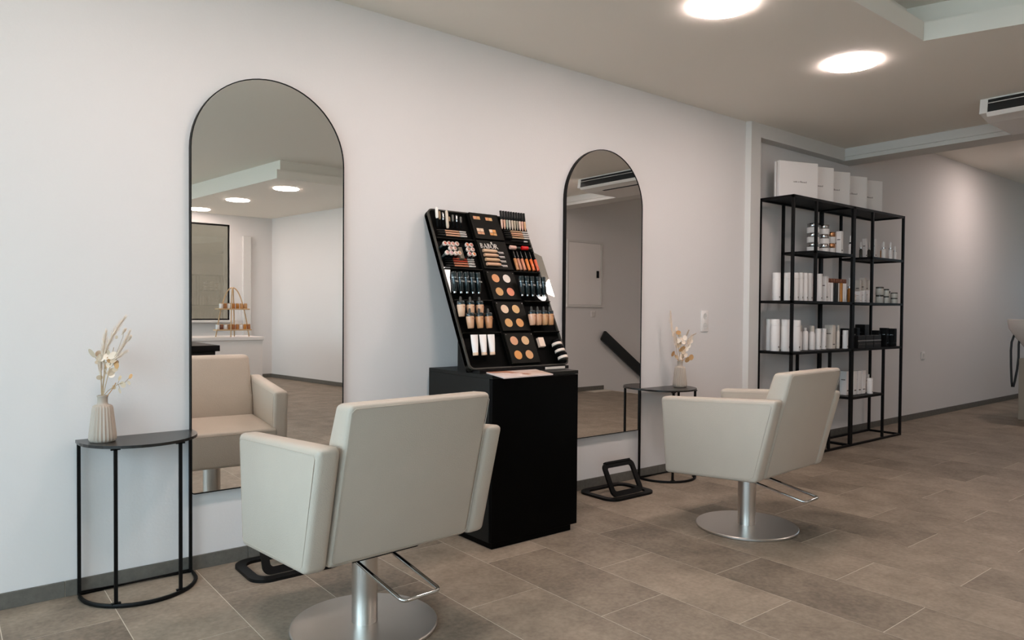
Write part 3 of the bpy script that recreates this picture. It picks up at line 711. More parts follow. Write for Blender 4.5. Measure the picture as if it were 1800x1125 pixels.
# brushes, upper left
heads = {'W': mat('white_bristle', (226, 220, 210), .8), 'T': mat('tan_bristle', (150, 128, 100), .8), 'G': mat('grey_ferrule', (96, 92, 84), .4), 'C': mat('cream_handle', (204, 188, 168), .5), 'S': SILVER}
names = ['thick white-headed', 'wide taupe', 'slim silver-lined', 'long cream slanted', 'short tan-tipped', 'grey-tipped', 'narrow silver-tipped', 'small grey-tipped']
for i, (s, t_, ln, c) in enumerate([(.024, .775, .105, 'W'), (.042, .784, .078, 'T'), (.062, .784, .074, 'S'), (.084, .776, .092, 'C'), (.101, .795, .045, 'T'), (.122, .785, .066, 'G'), (.146, .785, .066, 'S'), (.172, .785, .06, 'G')]):
    r = .0075 if i in (0, 3) else .0055
    split = .0 if c == 'C' else ln * .45
    ps = [('brush_head', M_('brush_head', heads[c], lambda a: lathe(a, [(r * .8, split), (r * 1.1, split + .01), (r, ln - .004), (r * .5, ln)], 10)))]
    if split: ps.append(('handle', M_('handle', BLACKL, lambda a: lathe(a, [(r * .4, 0), (r * .8, .006), (r * .85, split)], 10))))
    ditem('makeup_brush', names[i] + ' makeup brush in the upper left of the display', 'brush', 'brushes in the makeup display', s, t_, .016, 'up', ps)
# pencils
PCAP = mat('pale_cap', (196, 190, 182), 0.3)
def pencil(label, s0, s1, t_, cm, group, rr=.0042):
    L_ = s1 - s0
    ps = [('barrel', M_('barrel', cm, lambda a: cyl(a, rr, L_ * .27, L_ * .76, 8))), ('cap', M_('cap', PCAP, lambda a: cyl(a, rr * 1.08, L_ * .77, L_, 8, e=.001))), ('tip', M_('tip', BLACKS, lambda a: lathe(a, [(rr * .4, 0), (rr, .02), (rr, L_ * .27)], 8)))]
    ditem('makeup_pencil', label, 'pencil', group, s0, t_, .004, 'x', ps)
PC = {n: mat('pencil_' + n, c, .4) for n, c in dict(tan=(188, 140, 104), peach=(214, 162, 126), red=(190, 66, 36), rose=(196, 122, 88), nude=(196, 160, 122)).items()}
for i, (tt, cn) in enumerate(((.768, 'tan'), (.755, 'peach'), (.741, 'peach'))):
    pencil(('upper', 'middle', 'lower')[i] + ' copper brow pencil lying below the brushes on the display', .022, .202, tt, PC[cn], 'pencils below the brushes')
for i, (tt, cn) in enumerate(((.603, 'red'), (.590, 'red'), (.5765, 'rose'), (.5625, 'rose'))):
    pencil(('top bright red', 'lower bright red', 'upper rose', 'bottom rose')[i] + ' lip pencil lying below the lipsticks on the display', .022, .202, tt, PC[cn], 'lip pencils')
for i, (tt, cn) in enumerate(((.803, 'nude'), (.789, 'peach'), (.776, 'tan'), (.762, 'nude'))):
    pencil(ORD[i] + ' from the top of four pencils in the upper right of the display', .466, .637, tt, PC[cn], 'pencils upper right')
pencil('short black pencil with silver tip, lowest in the upper right of the display', .494, .615, .741, BLACKB, 'pencils upper right')
# lipsticks pointing out
LC = [(196, 104, 84), (186, 96, 82), (206, 140, 122), (178, 120, 100), (170, 126, 112), (190, 142, 122), (198, 150, 142), (206, 160, 164), (214, 176, 158), (206, 158, 118), (196, 96, 52), (190, 108, 92), (170, 122, 100), (176, 126, 112), (190, 104, 100), (222, 128, 66)]
LS = [(.018, .664), (.043, .665), (.066, .664), (.091, .666), (.045, .638), (.069, .639), (.017, .611), (.042, .611), (.068, .611), (.091, .613), (.154, .665), (.179, .665), (.153, .638), (.180, .639), (.154, .612), (.181, .612)]
LN = [f'{ORD[i]} from left in the top row of the left lipstick block' for i in range(4)] + [f'{("left", "right")[i]} one in the middle row of the left lipstick block' for i in range(2)] + [f'{ORD[i]} from left in the bottom row of the left lipstick block' for i in range(4)] + [f'{a_} in the {b_} row of the right lipstick block' for b_ in ('top', 'middle', 'bottom') for a_ in ('left', 'right')]
tube_me = M_('tube', DARKT, lambda a: cyl(a, .0095, .0, .052, 14)); ring_me = M_('ring', mat('pale_gilt', (222, 206, 194), .25), lambda a: lathe(a, [(.0098, .046), (.0122, .050), (.0122, .058), (.0088, .060), (.0085, .055)], 16))
for i, (s, t_) in enumerate(LS):
    cm = mat('lipstick', LC[i], .4)
    ditem('lipstick', 'lipstick with silver rim, ' + LN[i], 'lipstick', 'lipsticks in the display', s, t_, -.010, 'out', [('tube', tube_me), ('ring', ring_me), ('bullet', M_('bullet', cm, lambda a: lathe(a, [(.0082, .053), (.0082, .058), (.005, .0615), (.0001, .062)], 14)))])
# mascaras
mt = M_('tube', DARKT, lambda a: lathe(a, [(.0095, .008), (.0132, .012), (.0145, .10), (.0130, .106), (.0001, .107)], 18))
mb = M_('band', SILVER, lambda a: lathe(a, [(.0139, .076), (.0146, .076), (.0146, .078), (.0139, .078)], 18)); mbot = M_('foot', SILVER, lambda a: cyl(a, .0075, 0, .008, 12)); mtxt = mesh('lettering', babor_strip(.0075, .0143), INKW)
for blk, sx, t0 in (('left', (.012, .049, .085, .120, .157), .394), ('right', (.437, .473, .510, .552, .591), .387)):
    for i, s in enumerate(sx):
        o = ditem('mascara_tube', f'{ORD[i]} from left of the five dark mascara tubes in the {blk} column', 'mascara', 'mascara tubes', s, t0, .026, 'up', [('tube', mt), ('band', mb), ('foot', mbot)])
        l = obj('lettering', mtxt, None, o); l.location = (0, 0, .055); l.rotation_euler = (0, 0, R(25))
# foundation bottles
FC = [(228, 196, 172), (222, 184, 154), (218, 178, 146), (216, 178, 148), (214, 166, 124), (206, 156, 116), (224, 184, 160), (216, 172, 140), (214, 170, 128), (208, 160, 118)]
fcap = M_('cap', DARKT, lambda a: lathe(a, [(.0190, .058), (.0196, .060), (.0196, .074), (.018, .076), (.0001, .076)], 20)); fdrop = M_('dropper', mat('grey_rubber', (58, 56, 50), .5), lambda a: lathe(a, [(.0062, .075), (.0062, .090), (.004, .098), (.0001, .099)], 12)); ftxt = mesh('lettering', babor_strip(.0060, .0203), BROWNC)
FP = [(.014, .266), (.070, .266), (.126, .266), (.042, .199), (.098, .199), (.153, .199), (.446, .217), (.488, .217), (.530, .217), (.572, .217)]
for i, (s, t_) in enumerate(FP):
    cm = mat('foundation', tuple(int(q * f_) for q, f_ in zip(FC[i], (.95, .91, .86))), .25)
    lab = f'{("left", "middle", "right")[i % 3]} bottle of the {("upper", "lower")[i // 3]} row of foundations in the left column' if i < 6 else f'{ORD[i - 6]} from left of the four foundation bottles in the right column'
    o = ditem('foundation_bottle', lab, 'bottle', 'foundation bottles', s, t_, .026 if i < 3 or i > 5 else .034, 'up', [('body', M_('body', cm, lambda a: lathe(a, [(.0125, 0), (.0148, .002), (.0182, .03), (.0202, .052), (.0200, .058)], 20))), ('cap', fcap), ('dropper', fdrop)])
    l = obj('lettering', ftxt, None, o); l.location = (0, 0, .044); l.rotation_euler = (0, 0, R(22))
# white cream tubes
def sq_tube(a):
    n = 18; rings = []
    for rx, ry, z in ((.0125, .0125, .012), (.0140, .0130, .02), (.0190, .0100, .060), (.0215, .0022, .094), (.0215, .0016, .100)):
        rings.append([a.verts.new((rx * math.cos(2 * math.pi * i / n), ry * math.sin(2 * math.pi * i / n), z)) for i in range(n)])
    for p, q in zip(rings[:-1], rings[1:]):
        for i in range(n): a.faces.new((p[i], p[(i + 1) % n], q[(i + 1) % n], q[i]))
    a.faces.new(rings[0][::-1]); a.faces.new(rings[-1])
ctube = M_('tube', WHITEB, sq_tube); ccap = M_('cap', PW['pale'], lambda a: cyl(a, .0135, 0, .014, 18, e=.001))
for i, s in enumerate((.039, .090, .140)):
    ditem('cream_tube', ('left', 'middle', 'right')[i] + ' white cream tube at the bottom left of the display', 'tube', 'white cream tubes', s, .064, .018, 'up', [('tube', ctube), ('cap', ccap)])
# lip glosses
gcap = M_('cap', BLACKL, lambda a: cyl(a, .0078, .070, .118, 12, e=.001)); gtrim = M_('trim', SILVER, lambda a: box(a, -.0012, .0012, -.0084, -.0070, .074, .112))
for i, (s, c) in enumerate(zip((.485, .508, .535, .567, .599, .630), ((190, 128, 82), (194, 136, 110), (204, 130, 96), (216, 122, 60), (220, 104, 52), (216, 96, 64)))):
    ditem('lip_gloss', ORD[i] + ' from left of the six orange-brown lip glosses in the right column', 'lip gloss', 'lip glosses', s, .558, .002, 'slope', [('body', M_('body', mat('gloss', c, .15), lambda a: cyl(a, .0088, 0, .070, 12, e=.001))), ('cap', gcap), ('trim', gtrim)])
def lying(label, s, t_, c, L1, L2):
    ditem('nail_polish', label, 'nail polish', 'bottles lying above the lip glosses', s, t_, .008, 'x', [('bottle', M_('bottle', mat('polish', c, .2), lambda a: cyl(a, .0115, 0, L1, 14, e=.003))), ('cap', M_('cap', SMOKE, lambda a: cyl(a, .006, L1, L1 + L2, 10)))])
lying('pale pink bottle lying above the lip glosses on the display', .470, .694, (222, 176, 158), .042, .030)
lying('bright red bottle lying above the lip glosses on the display', .553, .696, (206, 22, 20), .046, .032)
# concealer sticks on the logo plate
for i, tt in enumerate((.655, .629, .602, .575)):
    cm = mat('concealer', ((214, 180, 148), (212, 170, 138), (208, 170, 132), (214, 168, 136))[i], .4)
    o = ditem('concealer_stick', ORD[i] + ' from the top of the four beige concealer sticks under the logo', 'concealer', 'concealer sticks', .270, tt, .019, 'x', [('barrel', M_('barrel', cm, lambda a: cyl(a, .0088, 0, .078, 14))), ('tip', M_('tip', cm, lambda a: lathe(a, [(.0088, .078), (.006, .090), (.002, .094)], 14)))])
    a = nb()
    for k_ in range(7): box(a, .372 + k_ * .0058, .3765 + k_ * .0058, tt - .001, tt + .004, .0101, .0104)
    for k_ in range(6): box(a, .379 + k_ * .0058, .383 + k_ * .0058, tt - .0065, tt - .0038, .0101, .0104)
    obj('shade_print', a, INKW, logo)
# wand tubes, upper right
WC = [(222, 184, 160), (214, 166, 138), (170, 170, 150), (200, 186, 170), (206, 184, 160), (176, 160, 136), (150, 138, 120), (228, 194, 172), (224, 172, 150), (214, 164, 120)]
wcap = M_('cap', BLACKS, lambda a: cyl(a, .0068, .052, .102, 10, e=.001))
for i in range(10):
    s = .452 + i * .0182
    ditem('concealer_wand', ORD[i] + ' from left of the ten wand tubes at the upper right of the display', 'concealer', 'concealer wands', s, .806, .014, 'wand', [('tube', M_('tube', mat('wand', WC[i], .25), lambda a: lathe(a, [(.0022, 0), (.0058, .016), (.0066, .052)], 10))), ('cap', wcap)])
# stacked powder jars, lower right
jl = M_('lid', BLACKL, lambda a: cyl(a, .0275, .019, .036, 26, e=.002)); jb = M_('jar', mat('loose_powder', (226, 206, 190), .2), lambda a: cyl(a, .0278, .005, .019, 26, e=.001)); jf = M_('glass_base', SMOKE, lambda a: cyl(a, .0262, 0, .005, 26))
for i, (s, t_) in enumerate(((.577, .095), (.584, .057), (.590, .019))):
    ditem('powder_jar', ('top', 'middle', 'bottom')[i] + ' powder jar of the three stacked at the lower right of the display', 'jar', 'powder jars', s, t_, .020, 'slope', [('jar', jb), ('lid', jl), ('glass_base', jf)])

# ================================================================== black product shelf
SXA, SXM, SXB, SYF, SYB, SZT = 5.008, 5.952, 6.896, -0.31, -0.012, 2.0
def shelf_unit(x0, x1, xi_up, xi_lo, label):
    t = thing('metal_shelf', label, 'shelf', (x0, SYF, 0), 0, 'black metal shelf units')
    w_ = x1 - x0; d = SYB - SYF; p = 0.020
    for px in (0.0, w_ - p):
        for py in (0.0, d - p):
            a = nb(); box(a, px, px + p, py, py + p, 0, SZT); obj('post', a, BLACKM, t)
    for xi, z0, z1 in ((xi_up - x0, 1.20, SZT - .02), (xi_lo - x0, 0.02, 0.808)):
        for py in (0.0, d - p):
            a = nb(); box(a, xi - p / 2, xi + p / 2, py, py + p, z0, z1); obj('inner_post', a, BLACKM, t)
    for z, q0, q1 in ((SZT, 0, w_), (1.600, xi_up - x0 - p / 2, w_), (1.205, 0, w_), (0.815, 0, w_), (0.410, 0, xi_lo - x0 + p / 2)):
        a = nb(); box(a, q0, q1, 0.001, d - 0.001, z - 0.006, z, 0.0); pl = obj('shelf_board', a, BLACKM, t)
        a = nb()
        box(a, q0, q1, 0, 0.016, z - 0.020, z - 0.006); box(a, q0, q1, d - 0.016, d, z - 0.020, z - 0.006)
        box(a, q0, q0 + 0.016, 0.016, d - 0.016, z - 0.020, z - 0.006); box(a, q1 - 0.016, q1, 0.016, d - 0.016, z - 0.020, z - 0.006)
        obj('edge_frame', a, BLACKM, pl)
    a = nb(); box(a, 0.02, w_ - 0.02, 0, 0.016, 0, 0.018); box(a, 0.02, w_ - 0.02, d - 0.016, d, 0, 0.018); box(a, 0, 0.016, 0.02, d - 0.02, 0, 0.018); box(a, w_ - 0.016, w_, 0.02, d - 0.02, 0, 0.018); obj('floor_frame', a, BLACKM, t)
shelf_unit(SXA, SXM - 0.001, 5.350, 5.595, 'left unit of the black metal product shelf by the wall corner')
shelf_unit(SXM + 0.001, SXB, 6.290, 6.535, 'right unit of the black metal product shelf, farther from the camera')

# gift boxes standing on top of the shelf
PB = [5.422, 5.671, 5.943, 6.243, 6.528]
dx_, dy_ = 0.945, -0.326
for i, xr in enumerate(PB):
    tag_ = ('first and nearest', 'second', 'third', 'fourth', 'fifth and farthest')[i]
    wbx, hbx = 0.37, 0.286 - 0.002 * i
    t = thing('gift_box', tag_ + ' of five white presentation boxes on top of the shelf', 'box', (xr - dx_ * wbx, -0.27 - dy_ * wbx, SZT), math.atan2(dy_, dx_), 'white presentation boxes')
    a = nb(); box(a, 0, wbx, 0, 0.030, 0, hbx, 0.002, 1); ld = obj('lid', a, WHITEB, t)
    a = nb(); box(a, 0.006, wbx - 0.006, 0.030, 0.040, 0.006, hbx - 0.006); obj('brown_lining', a, mat('brown_lining', (120, 92, 70), .7), t)
    a = nb(); box(a, 0, wbx, 0.040, 0.062, 0, hbx, 0.002, 1); obj('base_tray', a, WHITEB, t)
    a = nb(); xx = 0.135
    for ww, hh in ((.010, .008), (.008, .010), (.008, .012), (.006, .008), (0, 0), (.009, .010), (0, 0), (.010, .015), (.009, .010), (.008, .009), (.010, .009), (.008, .009), (.006, .014)):
        if ww: box(a, xx, xx + ww * .72, -0.0004, 0.0002, hbx * .44, hbx * .44 + hh * .9)
        xx += ww + .0022 if ww else .006
    obj('small_print', a, INK, ld)

# ---- products
def pk(name, label, cat, group, X, Y, Z, rz, parts):
    first = parts[0]; t = thing(name, label, cat, (X, Y, Z), rz, group)
    for nm, me in parts: obj(nm, me, None, t)
    return t
def P_cyl(d, h, m=WHITEB):
    r = d / 2 * 1.12; c = h * .80
    return [('bottle', M_('bottle', m, lambda a: lathe(a, [(r * .96, 0), (r, .003), (r, c - .001)], 18))), ('cap', M_('cap', WHITEP, lambda a: lathe(a, [(r * .985, c), (r * .985, h - .003), (r * .93, h), (.0001, h)], 18))), ('print', M_('print', INK, lambda a: box(a, -r * .25, r * .10, -r * 1.01, -r * .9, h * .10, h * .16), None))]
def P_box(wd, h, m=WHITEB, band=INK, dep=None):
    d = dep or wd * 1.3
    return [('carton', M_('carton', m, lambda a: box(a, -wd / 2, wd / 2, -d / 2, d / 2, 0, h, .0012, 1), None)), ('print', M_('print', band, lambda a: (box(a, -wd * .30, wd * .30, -d / 2 - .0004, -d / 2 + .001, h * .16, h * .21), box(a, -wd / 2 - .0004, -wd / 2 + .001, -d * .3, d * .3, h * .62, h * .66)), None))]
def P_tub(d, h, m):
    r = d / 2 * 1.2
    return [('tube', M_('tube', m, lambda a: lathe(a, [(r, 0), (r, h * .80), (r * .9, h * .82)], 14))), ('cap', M_('cap', BROWNC, lambda a: cyl(a, r * .82, h * .82, h, 14, e=.001)))]
def P_bot(d, h, m, neck=SILVER):
    r = d / 2 * 1.25
    return [('bottle', M_('bottle', m, lambda a: lathe(a, [(r * .95, 0), (r, .003), (r, h * .52), (r * .55, h * .58), (r * .5, h * .60)], 16))), ('neck_ring', M_('neck_ring', neck, lambda a: cyl(a, r * .75, h * .585, h * .66, 14))), ('cap', M_('cap', WHITEP, lambda a: lathe(a, [(r * .6, h * .66), (r * .55, h * .92), (r * .3, h), (.0001, h)], 14)))]
def P_shoulder(d, h, m=WHITEB):
    r = d / 2 * 1.2
    return [('bottle', M_('bottle', m, lambda a: lathe(a, [(r * .95, 0), (r, .003), (r, h * .66), (r * .72, h * .76)], 16))), ('cap', M_('cap', CREAMB, lambda a: cyl(a, r * .74, h * .76, h, 14, e=.002)))]
def P_pump(d, h):
    r = d / 2 * 1.15
    return [('bottle', M_('bottle', WHITEB, lambda a: lathe(a, [(r * .95, 0), (r, .003), (r, h * .78), (r * .8, h * .84), (r * .4, h * .85)], 16))), ('knob', M_('knob', WHITEP, lambda a: lathe(a, [(r * .38, h * .85), (r * .42, h * .98), (r * .3, h), (.0001, h)], 12)))]
def P_jar(d, h, lidm=SILVER, m=WHITEP, f=.58):
    r = d / 2 * 1.1
    return [('jar', M_('jar', m, lambda a: lathe(a, [(r * .9, 0), (r, .004), (r, h * f)], 22))), ('lid', M_('lid', lidm, lambda a: cyl(a, r * .97, h * f, h, 22, e=.0015)))]
# upper shelves (z 1.60)
Z1 = 1.600
for stk, (x, y, d) in enumerate(((5.544, -.17, .085), (5.713, -.17, .080))):
    hj = .0785
    for lv in range(3):
        pk('cream_jar', f'{("bottom", "middle", "top")[lv]} silver-lidded white jar of the {("left", "right")[stk]} stack on the upper shelf', 'jar', 'white jars with silver lids', x, y, Z1 + lv * hj, 0, P_jar(d, hj))
for lv in range(2):
    pk('cream_jar', ('lower', 'upper')[lv] + ' white jar with copper lid beside the silver-lidded stacks', 'jar', 'copper-lidded jars', 5.837, -.17, Z1 + lv * .093, 0, P_jar(.060, .093, COPPER))
pk('carton', 'tall white carton next to the copper-lidded jars on the upper shelf', 'box', 'upper shelf cartons', 5.890, -.215, Z1, 0, P_box(.034, .195))
for i, (x, y, d, h) in enumerate(((6.040, -.10, .024, .180), (6.012, -.25, .028, .165))):
    pk('dropper_bottle', ('rear', 'front')[i] + ' slim white bottle with black neck ring near the double post', 'bottle', 'slim bottles with black rings', x, y, Z1, 0, P_bot(d, h, WHITEB, BLACKB))
pk('glass_bottle', 'smoky dark glass bottle at the left of the right upper shelf', 'bottle', None, 6.440, -.13, Z1, 0, P_bot(.022, .149, SMOKE))
for i, (x, y, w_, h) in enumerate(((6.533, -.12, .026, .184), (6.560, -.19, .028, .180))):
    pk('carton', ('left', 'right')[i] + ' of two narrow white cartons standing on the right upper shelf', 'box', 'right upper cartons', x, y, Z1, 0, P_box(w_, h))
for i, (x, y, d, h, m) in enumerate(((6.700, -.08, .021, .172, SMOKE), (6.614, -.25, .030, .154, WHITEB), (6.690, -.20, .020, .150, AMBER), (6.726, -.26, .030, .157, WHITEB), (6.813, -.262, .024, .128, WHITEB))):
    pk('serum_bottle', ('small brown-tinted', 'white spray', 'amber dropper', 'white pump', 'short white')[i] + ' bottle on the right upper shelf', 'bottle', 'bottles on the right upper shelf', x, y, Z1, 0, P_bot(d, h, m))
# second shelf (z 1.205)
Z2 = 1.205
for i, (x, y, d, h) in enumerate(((5.101, -.12, .055, .217), (5.140, -.19, .046, .216), (5.215, -.17, .044, .221), (5.294, -.17, .044, .223), (5.361, -.17, .044, .226), (5.430, -.17, .044, .226), (5.502, -.17, .044, .227))):
    pk('shampoo_bottle', ORD[i] + ' from left of the seven tall white bottles on the second shelf', 'bottle', 'tall white bottles on the second shelf', x, y, Z2, 0, P_cyl(d, h))
pk('carton', 'narrow pink carton after the tall white bottles on the second shelf', 'box', None, 5.568, -.17, Z2, 0, P_box(.022, .206, PINKB))
pk('shampoo_bottle', 'single tall white bottle behind the inner post on the second shelf', 'bottle', None, 5.652, -.17, Z2, 0, P_cyl(.046, .228))
pk('carton', 'plain white carton left of the brown-capped tubes on the second shelf', 'box', None, 5.736, -.17, Z2, 0, P_box(.040, .210))
for i, (x, d, m, lab) in enumerate(((5.803, .024, WHITEB, 'first white'), (5.851, .026, WHITEB, 'second white'), (5.897, .024, BLACKB, 'first black'), (5.935, .024, BLACKB, 'second black'), (5.969, .017, CREAMB, 'narrow cream'), (6.010, .026, AMBER, 'amber yellow'), (6.052, .019, WHITEB, 'third white'), (6.086, .019, WHITEB, 'fourth white'))):
    pk('hair_tube', lab + ' tube with rose-brown cap in the middle of the second shelf', 'tube', 'brown-capped tubes', x, -.17, Z2, 0, P_tub(d, .197, m))
pk('small_carton', 'small low cream carton in front of the amber bottle on the second shelf', 'box', None, 6.056, -.255, Z2, 0, P_box(.030, .068, CREAMB))
pk('amber_bottle', 'amber-bottomed tall bottle behind the small cream carton', 'bottle', None, 6.302, -.10, Z2, 0, P_bot(.026, .220, AMBER))
for i, (x, w_, h) in enumerate(((6.510, .034, .208), (6.598, .036, .231), (6.682, .032, .213))):
    pk('carton', ('left', 'middle', 'right')[i] + ' of the three tall pale cartons at the back of the right second shelf', 'box', 'pale cartons', x, -.08, Z2, 0, P_box(w_, h, CREAMB))
for i, (x, w_, h) in enumerate(((6.218, .036, .096), (6.300, .036, .103), (6.382, .034, .109), (6.442, .018, .096))):
    pk('small_carton', ORD[i] + ' from left of the four low white cartons in front on the second shelf', 'box', 'low white cartons', x, -.22, Z2, 0, P_box(w_, h, WHITEB, PINKB))
for i, (x, y, d, h, lv) in enumerate(((6.619, -.22, .062, .073, 2), (6.681, -.25, .044, .064, 2), (6.752, -.235, .034, .113, 1), (6.812, -.262, .054, .049, 2))):
    for l_ in range(lv):
        pk('pale_jar', f'{("lower" if l_ == 0 else "upper") if lv == 2 else "single tall"} pale glass jar, {ORD[i]} stack from left, right end of second shelf', 'jar', 'pale glass jars', x, y, Z2 + l_ * h, 0, P_jar(d, h, SMOKE, PALEG, .80))
# third shelf (z .815)
Z3 = .815
cn3 = ['back corner', 'left pair, front', 'second pair, left', 'second pair, right']
for i, (x, y, d, h) in enumerate(((5.122, -.05, .041, .246), (5.074, -.13, .062, .247), (5.135, -.185, .062, .245), (5.215, -.225, .058, .241))):
    pk('shampoo_bottle', f'large white bottle on the third shelf, {ORD[i]} from left', 'bottle', 'large white bottles on the third shelf', x, y, Z3, 0, P_cyl(d, h))
pk('slope_bottle', 'white bottle with sloping shoulder beside the large white bottles', 'bottle', None, 5.369, -.17, Z3, 0, P_shoulder(.028, .197))
pk('pump_bottle', 'white bottle with small knob cap on the third shelf', 'bottle', None, 5.430, -.18, Z3, 0, P_pump(.040, .179))
pk('slope_bottle', 'white bottle with long cream cap on the third shelf', 'bottle', None, 5.532, -.18, Z3, 0, P_shoulder(.042, .194))
for i, (x, d) in enumerate(((5.626, .046), (5.717, .040))):
    pk('round_bottle', ('left', 'right')[i] + ' of two plain white cylinders before the cream carton on the third shelf', 'bottle', 'plain white cylinders', x, -.18, Z3, 0, P_cyl(d, .170))
pk('carton', 'wide cream carton with fine print on the third shelf', 'box', None, 5.845, -.17, Z3, 0, P_box(.052, .197, CREAMB))
pk('slope_bottle', 'narrow pinkish bottle just right of the wide cream carton', 'bottle', None, 5.936, -.19, Z3, 0, P_shoulder(.024, .196, CREAMB))
pk('round_bottle', 'short white cylinder next to the black cartons', 'bottle', None, 5.985, -.23, Z3, 0, P_cyl(.040, .153))
for i, (x, y, w_, h, dep) in enumerate(((6.095, -.18, .056, .166, None), (6.536, -.045, .050, .164, None), (6.670, -.045, .085, .195, .09), (6.700, -.16, .046, .143, None), (6.769, -.20, .050, .166, None), (6.828, -.245, .046, .161, None))):
    pk('black_carton', ('leftmost tall', 'rear half-hidden', 'tallest rear', 'shorter right', 'second from right tall', 'rightmost tall')[i] + ' black carton with silver band on the third shelf', 'box', 'black cartons', x, y, Z3, 0, P_box(w_, h, BLACKB, SILVER, dep))
for i, (x, w_) in enumerate(((6.166, .070), (6.308, .072), (6.454, .070))):
    pk('black_tin', ('left', 'middle', 'right')[i] + ' of the three low black boxes in front on the third shelf', 'box', 'low black boxes', x, -.245, Z3, 0, [('carton', M_('carton', BLACKB, lambda a: box(a, -w_, w_ * .94, -.04, .04, 0, .106, .001, 1), None)), ('silver_band', M_('silver_band', SILVER, lambda a: box(a, -w_, w_ * .94, -.0405, -.0395, .058, .068), None)), ('print', M_('print', INK, lambda a: [box(a, q * .03 - .045, q * .03 - .035, -.0405, -.0395, .03, .036) for q in range(4)], None))])
# fourth shelf
Z4 = .410
pk('carton', 'white carton partly hidden by the right chair on the lowest shelf', 'box', None, 6.103, -.17, Z4, 0, P_box(.046, .203))
for i, x in enumerate((6.185, 6.266, 6.343)):
    pk('carton', ORD[i] + ' of three equal white cartons on the lowest shelf', 'box', 'lowest shelf white cartons', x, -.20, Z4, 0, P_box(.058, .203, WHITEB, INK, .05))
pk('round_bottle', 'short white bottle with dark print in front on the lowest shelf', 'bottle', None, 6.388, -.255, Z4, 0, P_cyl(.044, .136))
for i, (x, y) in enumerate(((6.48, -.08), (6.440, -.17), (6.500, -.17))):
    pk('carton', ('rear', 'front left', 'front right')[i] + ' white carton with brown mark at the right end of the lowest shelf', 'box', 'cartons with brown mark', x, y, Z4, 0, P_box(.032, .158, WHITEB, BROWNC))

# ================================================================== wash basin at the right edge
t = thing('wash_basin', 'white backwash basin with black hose at the right edge of the picture', 'wash basin', (9.12, -0.79, 0))
a = nb()
n = 32; rings = []
for rx, ry, z in ((.10, .09, .70), (.20, .16, .76), (.33, .24, .87), (.41, .295, .965), (.43, .31, 1.045), (.425, .305, 1.06), (.40, .28, 1.055), (.34, .23, .96), (.10, .09, .88)):
    rings.append([a.verts.new((rx * math.cos(2 * math.pi * i / n), ry * math.sin(2 * math.pi * i / n), z)) for i in range(n)])
for p, q in zip(rings[:-1], rings[1:]):
    for i in range(n): a.faces.new((p[i], p[(i + 1) % n], q[(i + 1) % n], q[i]))
a.faces.new(rings[0][::-1]); a.faces.new(rings[-1]); obj('bowl', a, PORCE, t, 50)
HN, HC = Vector((-.28, .96, 0)), Vector((-.96, -.28, 0))
a = nb(); tube(a, [HN * q + HC * c_ + Vector((0, 0, z)) for q, c_, z in ((.235, .10, .94), (.253, .12, .90), (.275, .13, .82), (.280, .13, .73), (.276, .13, .56), (.268, .13, .40), (.262, .13, .345), (.252, .13, .345), (.240, .13, .41), (.222, .13, .54), (.213, .13, .66), (.213, .12, .80), (.205, .10, .87))], 0.011, 8); obj('hose', a, RUBBER, t, 60)
a = nb(); lathe(a, [(0.085, 0.64), (0.06, 0.66), (0.09, 0.71)], 24); obj('drain_trap', a, RUBBER, t, 50)
a = nb(); box(a, -0.02, 0.24, -0.33, -0.20, 1.03, 1.10, 0.03, 3); obj('neck_rest', a, RUBBER, t, 50)
a = nb(); box(a, -0.20, 0.30, -0.20, 0.16, 0.0, 0.65, 0.008); obj('base_cabinet', a, mat('taupe_laminate', (150, 138, 122), .5), t)

# ================================================================== things that only the mirrors show
t = thing('counter', 'white counter reflected in the left mirror behind the chair back', 'counter', (2.16, -6.35, 0))
a = nb(); box(a, -1.9, 1.09, -0.33, 0.33, 0.0, 0.715); obj('counter_body', a, WHITEB, t)
a = nb(); box(a, -1.92, 1.11, -0.35, 0.35, 0.715, 0.752, 0.002, 1); obj('counter_top', a, WHITEP, t)
t = thing('dark_table', 'dark low cabinet top reflected at the left side of the left mirror', 'cabinet', (1.65, -4.45, 0))
a = nb(); box(a, -0.42, 0.44, -0.42, 0.42, 0.0, 0.70); obj('cabinet_body', a, BLACKS, t)
a = nb(); box(a, -0.46, 0.475, -0.45, 0.45, 0.70, 0.756, 0.002, 1); obj('cabinet_top', a, BLACKM, t)
ZK = 0.752
t = thing('etagere', 'two-tier bentwood etagere standing on the white counter in the mirror', 'etagere', (2.895, -6.08, ZK))
for ex, ey in ((0.195, 0.030), (0.052, -0.098)):
    pts = [(ex * q / 10, ey * q / 10, 0.006 + 0.615 * (1 - abs(q / 10) ** 2.2)) for q in range(-10, 11)]
    a = nb(); tube(a, pts, 0.0075, 8); obj('bent_leg', a, WOOD, t, 60)
for z, hw_ in ((0.085, 0.215), (0.345, 0.190)):
    a = nb(); box(a, -hw_, hw_, -0.075, 0.075, z, z + 0.016, 0.003); obj('tier_board', a, WOOD, t)
JC = [WHITEP, BROWNC, WHITEP, mat('honey_glass', (180, 118, 62), .2), AMBER, mat('caramel_glass', (164, 104, 58), .2), mat('pale_honey', (198, 150, 100), .25)]
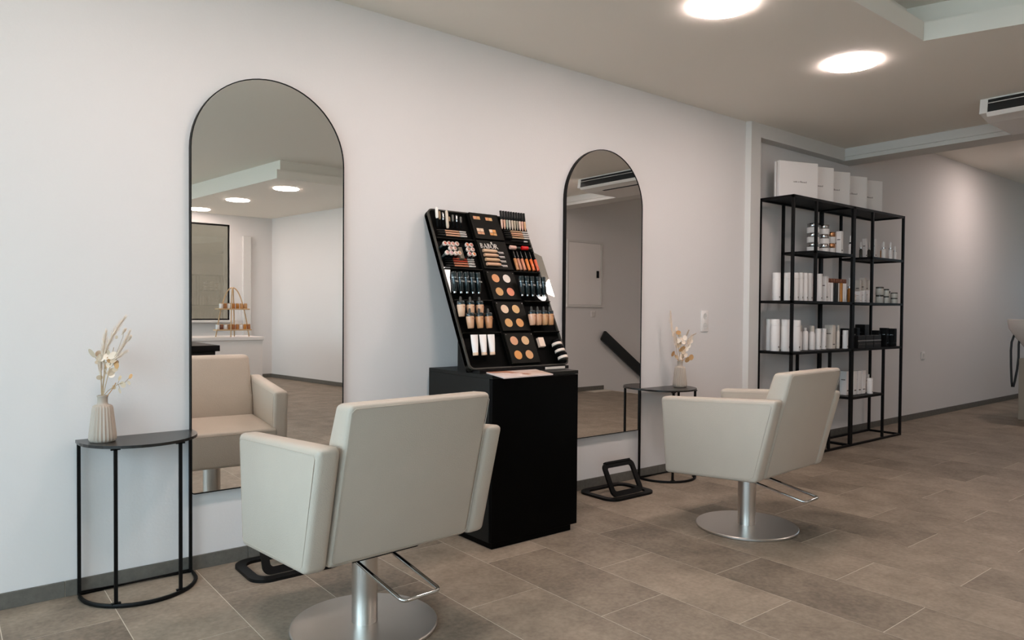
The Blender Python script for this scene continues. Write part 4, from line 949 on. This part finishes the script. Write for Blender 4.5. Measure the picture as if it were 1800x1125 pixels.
for z, n_, hw_, lv in ((0.101, 9, 0.19, 'lower'), (0.361, 7, 0.15, 'upper')):
    for i in range(n_):
        x = -hw_ + 2 * hw_ * i / (n_ - 1); m_ = JC[(0, 1, 2, 3, 5, 3, 2, 4, 5, 6)[i % 10]] if lv == 'lower' else JC[(0, 5, 2, 3, 4, 6, 6)[i]]
        a = nb(); cyl(a, 0.0215, 0, 0.058, 14, e=.002)
        o = tag(obj('sample_jar', a, m_, None, 45, loc=(2.895 + x, -6.05, ZK + z)), f'{ORD[i]} small jar from left on the {lv} tier of the wooden etagere', 'jar', 'jars on the etagere')
        a = nb(); cyl(a, 0.0195, 0.058, 0.066, 14); obj('jar_lid', a, WOOD, o)
# service hatch, switch and handrail seen in the right mirror
t = thing('wall_hatch', 'flush white service hatch with black lock reflected in the right mirror', 'hatch', (7.02, -4.02, 1.17))
a = nb(); ring_plate(a, [(-.34, 0), (.34, 0), (.34, .92), (-.34, .92)], [(-.31, .03), (.31, .03), (.31, .89), (-.31, .89)], 'y', 0.0, 0.018); obj('frame', a, TRIMW, t)
a = nb(); box(a, -.305, .305, 0.0, 0.010, .035, .885); d_ = obj('hatch_door', a, WHITEP, t)
a = nb(); box(a, .225, .265, 0.010, 0.026, .41, .51, .004); obj('lock', a, BLACKM, d_)
t = thing('light_switch', 'square white light switch under the hatch in the right mirror', 'switch', (7.19, -4.02, 1.075))
a = nb(); box(a, -.042, .042, 0.0, 0.010, -.042, .042, .003); pl = obj('plate', a, WHITEP, t)
a = nb(); box(a, -.03, .03, 0.010, 0.014, -.03, .03, .002); obj('rocker', a, TRIMW, pl)
t = thing('handrail', 'black board handrail slanting down the wall in the right mirror', 'handrail', (7.40, -4.02, 0.0), 0.0)
a = nb(); prism(a, rrect(0, 1.3, -0.075, 0.075, 0.02, 3), 'y', 0.03, 0.055)
rl = obj('rail_board', a, TERR, t, None, loc=(-0.05, 0.0, 0.78), rot=(0, R(34), 0))
for q in (0.25, 0.75):
    a = nb(); cyl(a, 0.012, 0.0, 0.03, 10); obj('bracket', a, BLACKM, rl, None, loc=(q, 0.031, 0), rot=(R(90), 0, 0))
